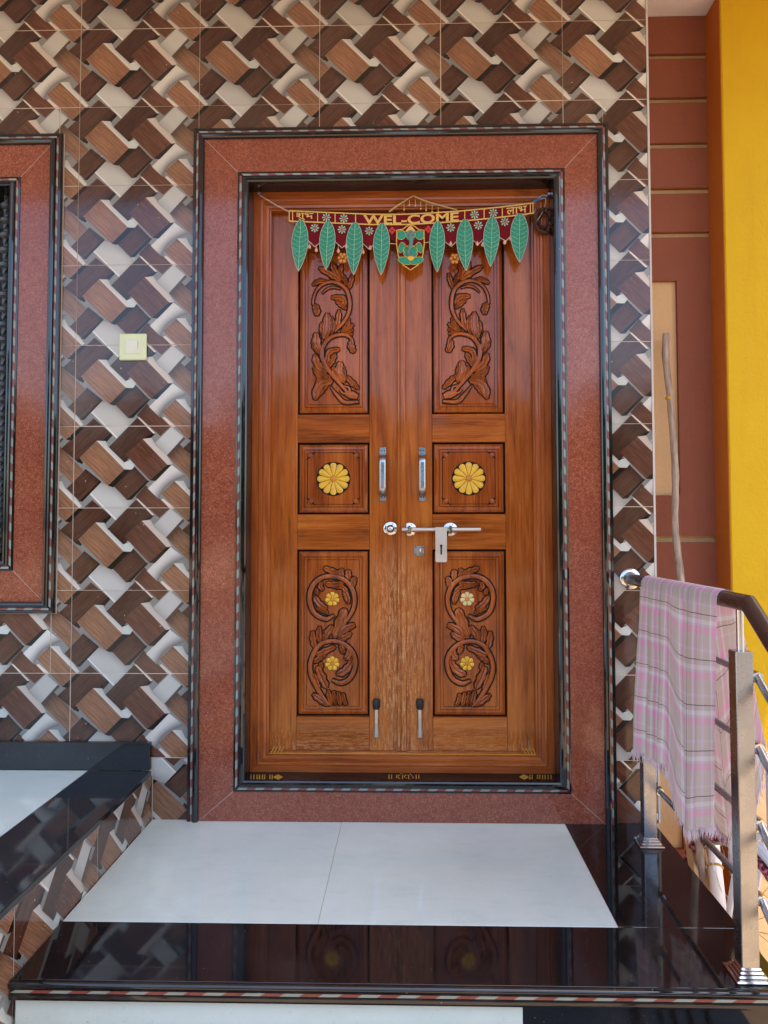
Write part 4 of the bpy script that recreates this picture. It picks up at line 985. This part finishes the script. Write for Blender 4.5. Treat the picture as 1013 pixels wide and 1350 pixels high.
for pts in ([(514, 278), (528, 268), (545, 257.5)], [(545, 257.5), (560, 264), (580, 270), (602, 276)]):
    S = spline(pts, 9)
    for p in S: q = at(p[0], p[1], YT); gar.lathe([(.0008, -.004), (.0036, -.0018), (.0036, .0018), (.0008, .004)], (q[0], YT + .004, q[2]), (0, 0, 1), 8)
gar.build('bead_garland', BEADG, TO)
for px, py, l in ((533, 267, 8), (540, 263, 6), (548, 262, 8), (555, 265, 9), (562, 267, 9), (570, 270, 8), (578, 272, 6)):
    mb = MB(); a, b = at(px, py, YT), at(px, py + l, YT); mb.tube([(a[0], YT + .004, a[2]), (b[0], YT + .004, b[2])], .0012, 6); mb.lathe([(.001, .004), (.0042, 0), (.001, -.006)], (b[0], YT + .004, b[2]), (0, 0, 1), 8); mb.build('bead_drop', BEADG, TO)
mb = MB(); a, b = at(343, 257.5, .045), at(382, 279.5, YT); mb.tube([tuple(a), tuple(lerp(a, b, .5) - np.array([0, 0, .002])), tuple(b)], .0024, 6); mb.build('cord', STRING, TO)
mb = MB(); a, b = at(703, 266, YT), at(722, 258, .047); mb.tube([tuple(a), tuple(b)], .0042, 8); mb.build('blue_cord', BLUE, TO)
mb = MB(); mb.tube([tuple(at(x, y, .042)) for x, y in spline([(722, 258), (716, 257), (710, 263), (720, 262), (716, 278), (709, 290), (706, 294), (709, 290)], 5)], .0016, 6); mb.build('cord', STRING, TO)
for px, py in ((342.5, 257), (723, 257.5)): mb = MB(); a = at(px, py, .05); mb.lathe([(.002, -.004), (.002, .012), (.006, .013), (.005, .015)], tuple(a), (0, -1, 0), 8); mb.build('nail', STEEL, TO)
# dried flower ring on the frame
mb = MB(); c = at(717, 291, .046); rr = random.Random(2)
for k in range(26):
    a = 2 * math.pi * k / 26; r = .040 + rr.uniform(-.003, .003); p = Vector((c[0] + r * .72 * math.cos(a), .046 + rr.uniform(-.004, .004), c[2] + r * 1.1 * math.sin(a)))
    mb.lathe([(.001, -.009), (.0075, -.005), (.009, 0), (.0065, .006), (.001, .009)], p, (rr.uniform(-.5, .5), -1, rr.uniform(-.5, .5)), 7)
for k in range(16):
    a = 2 * math.pi * k / 16; r = .024; p = Vector((c[0] + r * .72 * math.cos(a), .050, c[2] + r * 1.1 * math.sin(a))); mb.lathe([(.001, -.008), (.008, 0), (.001, .008)], p, (0, -1, 0), 6)
tag(mb.build('dried_garland', DRY), 'withered brown flower ring hanging from a nail beside the door hanging', 'garland')

# ---------------------------------------------------------------- switch
c = at(176.5, 458, 0); SW = empty('light_switch', (c[0], 0, c[2])); tag(SW, 'pale yellow green doorbell switch plate on the tiled wall', 'switch')
mb = MB(); mb.box(c[0] - .050, c[0] + .050, -.012, .001, c[2] - .049, c[2] + .049, bev=.003); sp = mb.build('plate', SWITCH, SW)
mb = MB(); mb.box(c[0] - .027, c[0] + .027, -.015, -.011, c[2] - .025, c[2] + .025, bev=.001); rk = mb.build('inner_frame', SWW, SW)
mb = MB(); a = -.019; mb.poly([(c[0] - .020, -.016, c[2] - .018), (c[0] + .020, -.016, c[2] - .018), (c[0] + .020, -.021, c[2] + .018), (c[0] - .020, -.021, c[2] + .018)])
mb.box(c[0] - .020, c[0] + .020, -.0155, -.014, c[2] - .0185, c[2] + .0185); mb.poly([(c[0] - .020, -.021, c[2] + .018), (c[0] + .020, -.021, c[2] + .018), (c[0] + .020, -.0155, c[2] + .0185), (c[0] - .020, -.0155, c[2] + .0185)])
mb.build('rocker', SWW, rk)

# ---------------------------------------------------------------- landing and steps
PXL, LXR, YB, YF = .306, 2.093, -.668, -.915
XI = 1.776                                # inner edge of the black side strip
mb = MB(); mb.box(PXL, LXR - .012, YF + .02, -.0005, GZ - .02, -.012)
LAND = tag(mb.build('entrance_landing', PLAST), kind='structure'); j_ = .0008
def slab_(name, mat, x0, x1, y0, y1, z0, z1, parent, bev=.0015): mb = MB(); mb.box(x0, x1, y0, y1, z0, z1, bev=bev); return mb.build(name, mat, parent)
slab_('floor_tile', WHT, PXL + j_, .988 - j_, YB + j_, -.0004, -.012, 0, LAND, .0006); slab_('floor_tile', WHT, .988 + j_, XI - j_, YB + j_, -.0004, -.012, .0003, LAND, .0006)
slab_('granite_strip', BLKF, XI + j_, LXR, YB + j_, -.0004, -.012, .0004, LAND, .001); 
mb = MB(); mb.box(PXL, LXR, YB + .0005, -.002, -.02, -.0012); mb.box(PXL, LXR, YF + .01, YB + .0006, -.02, -.0012); mb.build('joint_filler', JOINT, LAND)
slab_('granite_strip', BLKF, PXL + j_, LXR, YF, YB - j_, -.012, .0002, LAND, .001)
def nosing(x0, x1, yf, z, parent):
    prof = [(yf + .03, z - .0005)] + [(yf - .012 * math.sin(a), z - .010 + .0098 * math.cos(a)) for a in np.linspace(0, math.pi, 8)] + [(yf - .004, z - .0205), (yf - .004, z - .0285), (yf - .007, z - .029), (yf - .009, z - .034), (yf - .008, z - .042), (yf + .03, z - .042)]
    mb = MB(); A = [mb.vert((x0, y, z_)) for y, z_ in prof]; B = [mb.vert((x1, y, z_)) for y, z_ in prof]
    for k in range(len(prof) - 1): mb.face((A[k], A[k + 1], B[k + 1], B[k]), 0, 0 < k < 8)
    mb.face(A); mb.face(B[::-1]); o = mb.build('nosing', BLK, parent)
    mb = MB(); L = .044; n = int((x1 - x0) / L)
    for k in range(n):
        a, b = lerp(x0, x1, k / n), lerp(x0, x1, (k + 1) / n); mb.poly([(a, yf - .0045, z - .0278), (b, yf - .0045, z - .0278), (min(b + .012, x1), yf - .0045, z - .0212), (a + .012, yf - .0045, z - .0212)], k % 2)
    tag(mb.build('inlay_strip', [DASHW, DASHR], o), kind='stuff')
nosing(PXL + .001, LXR, YF, -.0002, LAND)
xb = at(690, 1335, YF + .004)[0]; xr = at(981, 1325, YF + .004)[0]
slab_('riser_tile', WHT, PXL + .01, xb - j_, YF + .004, YF + .016, -.21, -.042, LAND, .0008)
mb = MB(); mb.prism([(xb + j_, -.21), (LXR - .004, -.21), (LXR - .004, -.042), (xb + j_, -.042)], YF + .004, YF + .016); mb.build('riser_tile', BLK, LAND)
z = -.21; y = YF
for k in range(2):                         # the steps below the landing
    y2 = y - .28
    slab_('tread', BLKF, PXL + .001, LXR, y2, y + .014, z - .03, z, LAND); nosing(PXL + .001, LXR, y2, z - .0002, LAND)
    slab_('riser_tile', WHT, PXL + .01, LXR - .01, y2 + .004, y + .01, z - .21, z - .031, LAND, .0008); z -= .205; y = y2
    if z < GZ + .05: break
# ---------------------------------------------------------------- raised veranda platform at the left
ZP = .178
mb = MB(); mb.box(-2.6, PXL - .0085, -1.9, -.0005, GZ - .02, ZP - .018); PL = tag(mb.build('veranda_platform', PLAST), kind='structure')
slab_('granite_strip', BLKF, .078 + j_, PXL + .002, -1.9, -.021, ZP - .018, ZP, PL, .0015)
for k in range(4): slab_('floor_tile', WHT, .078 - .6 * (k + 1) + j_, .078 - .6 * k - j_, -1.2, -.021, ZP - .018, ZP - .0003, PL, .0006); slab_('floor_tile', WHT, .078 - .6 * (k + 1) + j_, .078 - .6 * k - j_, -1.9, -1.2 - 2 * j_, ZP - .018, ZP - .0003, PL, .0006)
slab_('skirting', BLK, -2.6, .301, -.020, -.0005, ZP + .0005, .277, PL, .002)
ymin = -1.9; k = 0
while -k * TW > ymin + .01:                # printed tiles on the side facing the landing
    for z0, z1 in ((-.142, .158), (-.442, -.142)):
        me = tile_mesh(0, min(TW, -ymin - k * TW), 0, TH)
        o = put_tile(PL, (PXL - .0022, -k * TW, z0), me, math.pi / 2)
        o.rotation_euler = (0, 0, math.pi / 2); o.location = (PXL - .0022, -(k + 1) * TW, z0)
    k += 1
mb = MB(); mb.box(PXL - .0085, PXL - .004, -1.9, -.0005, GZ, ZP - .0185); mb.build('joint_filler', GROUT, PL)

# ---------------------------------------------------------------- side wall, yellow pilaster, porch roof
YBW = .33
mb = MB(); XB1 = 2.50; mb.box(XE - .3, XB1, YBW + .02, YBW + .25, GZ, 3.17)
BW = tag(mb.build('side_wall', GROOVE), 'red brown side wall with pale horizontal grooves, beyond the tiled wall', 'wall')
gy = [73, 131, 191, 251, 309]; zs = [3.17] + [at(900, y_, YBW)[2] for y_ in gy] + [at(900, 711, YBW)[2], GZ]
gh = .0115
nx0, nx1 = XE - .25, at(895, 500, YBW)[0]; nz0, nz1 = at(880, 653, YBW)[2], at(880, 370, YBW)[2]
mz0, mz1 = at(880, 1120, YBW)[2], at(880, 1016, YBW)[2]
for k, (zt_, zb_) in enumerate(zip(zs, zs[1:])):
    a, b = (zt_ - (gh if k else 0)), (zb_ + (gh if k < len(zs) - 2 else 0))
    mb = MB(); hole = None
    if b < nz0 and a > nz1: hole = (nz0, nz1, nx1)
    if b < mz0 and a > mz1: hole = (mz0, mz1, at(901, 1050, YBW)[0])
    if hole is None: mb.box(XE - .3, XB1, YBW, YBW + .03, b, a, bev=.003)
    else:
        h0, h1, hx = hole; y1_ = YBW + .03
        out = [(hx, h0), (XE - .3, h0), (XE - .3, b), (XB1, b), (XB1, a), (XE - .3, a), (XE - .3, h1), (hx, h1)]; mb.prism(out, YBW, y1_)
    mb.build('wall_band', BROWN, BW)
for h0, h1, hx in ((nz0, nz1, nx1), (mz0, mz1, at(901, 1050, YBW)[0])):
    mb = MB(); mb.box(XE - .3, hx, YBW + .018, YBW + .022, h0, h1); mb.build('niche_back', CREAM, BW)
YY = .20; px_ = 962
xy = at(960, 500, YY)[0]
mb = MB(); mb.box(xy, xy + 2.4, YY, YY + .5, GZ, 3.17, bev=.004); YW = tag(mb.build('yellow_pilaster', YEL), 'bright yellow painted wall pier projecting beside the red brown wall', 'wall')
mb = MB(); mb.box(xy - .003, xy + .0005, YY + .006, YBW + .01, GZ, 3.169); mb.build('side_face', YEL_SHADE, YW)  # return of the yellow pier; shade and bounced brown are painted into its colour
mb = MB(); mb.box(xy + .004, xy + 2.39, YY - .008, YY + .02, GZ, .19, bev=.003); mb.build('dado', CREAM, YW)
mb = MB(); mb.box(-2.6, 3.5, -2.0, .6, 3.17, 3.32)
tag(mb.build('porch_roof', CEIL), 'white painted porch ceiling slab above the side wall', 'ceiling')
mb = MB(); mb.box(-2.6, 3.5, .61, 5.5, GZ, 3.6); tag(mb.build('house_block', PLAST), 'plastered house body standing behind the tiled front wall', 'building')

# ---------------------------------------------------------------- railing
RX = 2.02; RA = empty('stair_railing', (RX, -.4, 0)); tag(RA, 'steel stair railing with brown handrail beside the landing', 'railing')
def post(y, ztop, hw, zbase=0):
    mb = MB(); mb.box(RX - hw, RX + hw, y - hw, y + hw, zbase + .004, ztop, bev=.0018); p = mb.build('post', STEEL, RA)
    mb = MB(); n = 4
    for i, (w_, z0, z1) in enumerate(((.056, 0, .006), (.045, .006, .013), (.038, .013, .020), (.033, .020, .027))):
        w_ = w_ * hw / .022 * .78; mb.box(RX - w_, RX + w_, y - w_, y + w_, zbase + z0 + .0005, zbase + z1, bev=.003)
    mb.build('base_flange', CHROME, p); return p
zr0, zr1 = .860, .868; P1Y, P2Y = -.165, -.862
pt1 = post(P1Y, .75, .0205); pt2 = post(P2Y, .752, .0205)
for y_, p_ in ((P1Y, pt1), (P2Y, pt2)): mb = MB(); mb.tube([(RX, y_, .60), (RX, y_, lerp(zr0, zr1, y_ / P2Y))], .009, 10); mb.build('rail_pin', CHROME, p_)
RR = .0205; YBd = -.908; SL = .66; PE = np.array([RX, -2.1, .868 - (2.1 + YBd) * SL])
def mitred(p0, pb, p2, r, n=20):
    """two lengths of tube cut to a mitre at pb"""
    p0, pb, p2 = Vector(p0), Vector(pb), Vector(p2); d0 = (pb - p0).normalized(); d1 = (p2 - pb).normalized(); nb = (d0 + d1).normalized(); out = []
    for d, far in ((d0, p0), (d1, p2)):
        mb = MB(); sx = Vector((1, 0, 0)); u = d.cross(sx).normalized(); A = []; B = []
        for k in range(n):
            a = 2 * math.pi * k / n; o = sx * math.cos(a) * r + u * math.sin(a) * r; A.append(mb.vert(far + o)); q = pb + o; t_ = (pb - q).dot(nb) / d.dot(nb); B.append(mb.vert(q + d * t_))
        for k in range(n): mb.face((A[k], A[(k + 1) % n], B[(k + 1) % n], B[k]), 0, True)
        mb.face(A); out.append(mb)
    return out
h0_, h1_ = mitred((RX, -.012, zr0), (RX, YBd, .868), tuple(PE), RR)
h0_.build('handrail', RAILB, RA); h1_.build('handrail', RAILB, RA)
mb = MB(); mb.lathe([(.037, 0), (.037, .005), (.033, .008), (.026, .010), (.0245, .013)], (RX, 0, zr0), (0, -1, 0), 24); mb.build('wall_flange', CHROME, RA)
XR = RX + .036                            # the rods run along the outer side of the posts
def stub(y, z, p, name='socket'):
    mb = MB(); mb.tube([(RX + .019, y, z), (XR, y, z)], .007, 10); mb.lathe([(.0125, -.014), (.0145, -.010), (.0145, .010), (.0125, .014)], (XR, y, z), (0, 1, 0), 12); return mb.build(name, CHROME, p)
for zz in (.69, .523, .346, .172):
    mb = MB(); mb.tube([(XR, P1Y + .012, zz), (XR, P2Y - .004, zz)], .0085, 10); r_ = mb.build('rod', STEEL, RA); stub(P1Y, zz, r_); stub(P2Y + .004, zz, r_)
    e = (XR, -2.05, zz - 1.19 * SL); mb = MB(); mb.tube([(XR, P2Y - .006, zz), e], .0095, 10); r_ = mb.build('rod', STEEL, RA)
zb_ = GZ; mb = MB(); mb.box(RX - .0215, RX + .0215, -2.10, -2.057, zb_, PE[2] + .0, bev=.0018); mb.build('post', STEEL, RA)

# ---------------------------------------------------------------- towel over the rail
def interp(x, xp, fp): return float(np.interp(x, xp, fp))
TWL = empty('plaid_towel', (RX, -.45, .82)); tag(TWL, 'pink and grey plaid cotton towel with fringe draped over the handrail', 'towel')
def tow(u, v):
    """u along the rail (0 wall end .. 1 front end), v: 0 inner hem .. .5 rail .. 1 outer hem"""
    yt = lerp(-.20, -.79, u); zt = lerp(zr0, zr1, yt / -.86) + .0225
    fold = .008 * math.sin(u * 17 + 1) + .006 * math.sin(u * 39) + .003 * math.sin(u * 67 + 2)
    if v <= .46:
        k = 1 - v / .46; zb = interp(u, [0, .2, .40, .47, .52, .58, .7, .85, 1], [.305, .318, .345, .325, .27, .215, .225, .262, .30])
        x = RX - .0235 - (.010 + fold) * k ** .8 - .006 * k * (1 - u); z = lerp(zt - .0225, zb, k); y = yt + .035 * k * (1 - u) ** 2 + .03 * k * max(0, u - .5) + .01 * k * math.sin(u * 8)
        return (x, y, z)
    if v >= .54:
        k = (v - .54) / .46; zb = interp(u, [0, .3, .5, .7, .9, 1], [.30, .27, .22, .16, .36, .53])
        x = RX + .0235 + (.014 - fold * .9) * k ** .8 + .03 * k; z = lerp(zt - .0225, zb, k); y = yt - .05 * k * u + .012 * k * math.sin(u * 9)
        return (x, y, z)
    a = (v - .46) / .08 * math.pi; return (RX - .0235 * math.cos(a), yt, zt - .0225 + .0235 * math.sin(a))
mb = MB(); NU, NV = 96, 90; mb.uv = []
gidx = []
for j in range(NV + 1):
    v = j / NV; row = []
    for i in range(NU + 1):
        u = i / NU; p = tow(u, v); nz = mnoise.noise(Vector((u * 9, v * 7, 1.3))) * .007 * (1 if .44 > v or v > .56 else 0)
        row.append(mb.vert((p[0] + nz, p[1] + nz * .5, p[2]))); mb.uv.append((u * .66, (v - .5) * 1.42 + .7))
    gidx.append(row)
for j in range(NV):
    for i in range(NU): mb.face((gidx[j][i], gidx[j][i + 1], gidx[j + 1][i + 1], gidx[j + 1][i]), 0, True)
mb.build('cloth', PLAID, TWL, fixn=False)
fr = MB(); rr = random.Random(9)
for v0 in (0, 1):
    for i in range(230):
        u = i / 229 + rr.uniform(-.002, .002); u = min(1, max(0, u)); p = Vector(tow(u, v0)); L = rr.uniform(.012, .034); d = Vector((rr.uniform(-.3, .3), rr.uniform(-.35, .35), -1)).normalized()
        fr.tube([p + Vector((0, 0, .003)), p + d * L * .5 + Vector((rr.uniform(-.003, .003), rr.uniform(-.003, .003), 0)), p + d * L], [.0011, .0012, .0004], 4, cap=False)
tag(fr.build('fringe', FRINGE, TWL), kind='stuff')

# ---------------------------------------------------------------- stick leaning in the corner
mb = MB(); S = []
for px, py, Y, r in ((879, 440, .295, 8.2), (878, 470, .29, 8.2), (883, 520, .285, 7.2), (888, 580, .28, 7.4), (891, 630, .275, 8), (890, 680, .265, 7.4), (892, 715, .25, 8), (898, 765, .235, 8.4), (906, 860, .2, 8.5), (914, 980, .16, 8.5), (925, 1150, .10, 8.6)):
    S.append((*at(px, py, Y), r * .5 * (Y - CAM[1]) / FPX * 1.18))
S.append((S[-1][0] + .03, .07, GZ, S[-1][3])); S = spline(S, 5)
mb.tube([s[:3] for s in S], [s[3] * (1 + .06 * math.sin(i * 1.7)) for i, s in enumerate(S)], 12); st = tag(mb.build('wooden_stick', BARK), 'tall crooked bare wooden stick leaning against the niche', 'stick')
mb = MB(); c = at(882, 526, .285)
for k in range(3): mb.lathe([(.0135, -.002), (.0145, 0), (.0135, .002)], (c[0], .285, c[2] + k * .004), (.15, 0, 1), 10)
mb.build('wire_tie', GOLDP, st)

# ---------------------------------------------------------------- things stored beside the landing: bicycle, pipe, battens
def torus(mb, C, ax, R, r, n=40, k=10, m=0, a0=0, a1=2 * math.pi):
    ax = Vector(ax).normalized(); u = Vector((0, 0, 1)); u = (u - ax * u.dot(ax)).normalized(); v = ax.cross(u); full = abs(a1 - a0 - 2 * math.pi) < 1e-6
    pts = [Vector(C) + (u * math.cos(lerp(a0, a1, i / n)) + v * math.sin(lerp(a0, a1, i / n))) * R for i in range(n + 1)]
    mb.tube(pts, r, k, m, cap=not full, up=ax)
BIKE = empty('bicycle', (2.36, -.10, GZ)); tag(BIKE, 'parked bicycle with red tyre and pale mudguard below the landing edge', 'bicycle')
TYRE = NT('red_tyre'); _c = TYRE.coord('Position'); TYRE = TYRE.set(TYRE.ramp(TYRE.noise(_c, 70, 3), [(.46, s2l((40, 22, 26))), (.5, s2l((150, 40, 66))), (.6, s2l((196, 120, 140)))], 'LINEAR'), .7)
WPNT = plain('white_bike_paint', (206, 208, 214), .25, var=.05)
hd = Vector((.30, -.95, 0)).normalized()               # from the front wheel to the rear wheel: right and forward
FWc = Vector((at(974, 1190, -.05)[0], -.05, GZ + .30)); RWc = FWc + hd * .95
axis = Vector((-hd.y, hd.x, 0)); fax = axis
for C, axw in ((FWc, fax), (RWc, axis)):
    mb = MB(); torus(mb, C, axw, .278, .021, 48, 10); wh_ = mb.build('tyre', TYRE, BIKE)
    mb = MB(); torus(mb, C, axw, .256, .008, 40, 8); mb.lathe([(.012, -.045), (.02, -.04), (.02, .04), (.012, .045)], C, axw, 12)
    u = Vector((0, 0, 1)); v = axw.cross(u)
    for k in range(20):
        a = 2 * math.pi * k / 20; d = u * math.cos(a) + v * math.sin(a); mb.tube([C + axw * (.03 if k % 2 else -.03), C + d * .254], .0013, 5)
    mb.build('rim', CHROME, wh_)
    mb = MB(); torus(mb, C, axw, .318, .020, 22, 8, 0, -.6, 1.5); mb.build('mudguard', WPNT, BIKE)
HT = FWc + Vector((hd.x * .16, hd.y * .16, .50)); BB = FWc + hd * .55 + Vector((0, 0, -.02)); ST_ = FWc + hd * .68 + Vector((0, 0, .42))
mb = MB()
for sg in (-1, 1): mb.tube([FWc + fax * .05 * sg, FWc + fax * .05 * sg + Vector((0, 0, .31)) + hd * .07, HT - Vector((0, 0, .12))], .011, 8)
mb.tube([HT - Vector((0, 0, .14)), HT + Vector((0, 0, .10))], .018, 10); mb.build('fork', WPNT, BIKE)
mb = MB()
for a, b, r in ((HT - Vector((0, 0, .10)), BB, .019), (HT - Vector((0, 0, .02)), ST_, .016), (ST_ + Vector((0, 0, .08)), BB, .015)): mb.tube([a, b], r, 10)
for sg in (-1, 1): mb.tube([BB + axis * .04 * sg, RWc + axis * .06 * sg], .009, 8); mb.tube([ST_ + axis * .02 * sg, RWc + axis * .06 * sg], .008, 8)
mb.build('frame', WPNT, BIKE)
mb = MB(); H0 = HT + Vector((0, 0, .12)); mb.tube(spline([tuple(H0 + fax * .27 + hd * .12), tuple(H0 + fax * .16), tuple(H0), tuple(H0 - fax * .16), tuple(H0 - fax * .27 + hd * .12)], 5), .011, 10); hb_ = mb.build('handlebar', CHROME, BIKE)
mb = MB()
for sg in (-1, 1): p = H0 + fax * .27 * sg + hd * .12; mb.tube([p, p + hd * .10 + fax * .02 * sg], .016, 10)
mb.build('grip', BLACKP, hb_)
mb = MB(); S0 = ST_ + Vector((0, 0, .14)); mb.tube([S0 + hd * .14, S0 + hd * .05, S0 - hd * .12], [.075, .06, .02], 12, sq=.5); mb.build('saddle', BLACKP, BIKE)
mb = MB(); mb.lathe([(.085, -.004), (.085, .004)], BB + axis * .05, axis, 24); mb.tube([BB + axis * .07, BB + axis * .07 + Vector((0, .02, -.17))], .01, 8); mb.tube([BB - axis * .07, BB - axis * .07 + Vector((0, -.02, .17))], .01, 8); mb.build('crank', CHROME, BIKE)
p0 = at(950, 1215, -.05); p1 = at(938, 1085, .22); p0 = p0 + (p0 - p1) * ((p0[2] - GZ) / (p1[2] - p0[2]))
mb = MB(); mb.tube([tuple(p0), tuple(lerp(p0, p1, .5)), tuple(p1)], [.027, .026, .022], 16); pp = tag(mb.build('white_pipe', plain('white_pipe_plastic', (216, 208, 200), .4, var=.08)), 'short thick white plastic pipe propped against the side wall', 'pipe')
mb = MB(); q = lerp(p0, p1, .80); mb.lathe([(.026, -.004), (.029, 0), (.026, .004)], tuple(q), tuple(p1 - p0), 14); mb.build('wire_tie', GOLDP, pp)
BAT = plain('pale_batten_wood', (176, 140, 96), .7, var=.2, scale=30)
for k, (a, b, lab) in enumerate((((915, 1150), (904, 1075), 'pale wooden batten leaning on the side wall near the steel post foot'), ((934, 1165), (918, 1082), 'pale wooden batten leaning next to the white pipe'))):
    q0, q1 = at(*a, .08), at(*b, .30); q0 = q0 + (q0 - q1) * ((q0[2] - GZ) / (q1[2] - q0[2])); mb = MB(); mb.tube([tuple(q0), tuple(q1)], .016, 4, up=(1, 1, 0)); tag(mb.build('wooden_batten', BAT), lab, 'batten', 'battens leaning on the side wall')

# ---------------------------------------------------------------- across the road: a row of trees, seen in the reflections
LEAVES = plain('tree_leaf', (62, 84, 34), .6, var=.35, scale=3); TRUNK = plain('tree_trunk', (86, 70, 56), .9, var=.25)
for k, (x, y, h, r, lab) in enumerate(((-9.5, -14.5, 5.2, 2.6, 'broad roadside tree at the far end of the row across the road'), (-5.2, -13.8, 4.7, 2.4, 'roadside tree with a low spreading crown across the road'), (-1.2, -14.6, 5.4, 2.5, 'tallest middle tree of the row across the road'),
        (2.8, -14, 4.8, 2.4, 'round crowned roadside tree facing the door'), (6.8, -14.7, 5.3, 2.6, 'thick leafy roadside tree beyond the round crowned one'), (11.2, -14.2, 5.0, 2.6, 'roadside tree closing the row by the side passage'))):
    T = empty('leafy_tree', (x, y, GZ)); tag(T, lab, 'tree'); rr = random.Random(k + 20)
    mb = MB(); mb.tube(spline([(x, y, GZ - .05), (x + .1, y, GZ + h * .3), (x, y + .1, GZ + h * .6)], 4), [.2 - .012 * i for i in range(9)], 8)
    for q in range(5): a = q * 1.26; mb.tube([(x, y, GZ + h * .4), (x + math.cos(a) * r * .6, y + math.sin(a) * r * .6, GZ + h * .72)], [.08, .03], 6)
    mb.build('trunk', TRUNK, T); mb = MB()
    for q in range(2600):
        while True:
            v = Vector((rr.uniform(-1, 1), rr.uniform(-1, 1), rr.uniform(-1, 1)))
            if .25 < v.length < 1 and mnoise.noise(v * 2.3 + Vector((k, 0, 0))) > -.25: break
        c = Vector((x, y, GZ + h * .54)) + Vector((v.x * r, v.y * r, v.z * h * .47)); a = Vector((rr.uniform(-1, 1), rr.uniform(-1, 1), rr.uniform(-1, 1))).normalized(); b = a.orthogonal().normalized(); s_ = rr.uniform(.14, .28)
        mb.poly([c - a * s_, c + b * s_ * .5, c + a * s_, c - b * s_ * .5])
    tag(mb.build('crown', LEAVES, T, fixn=False), kind='stuff')
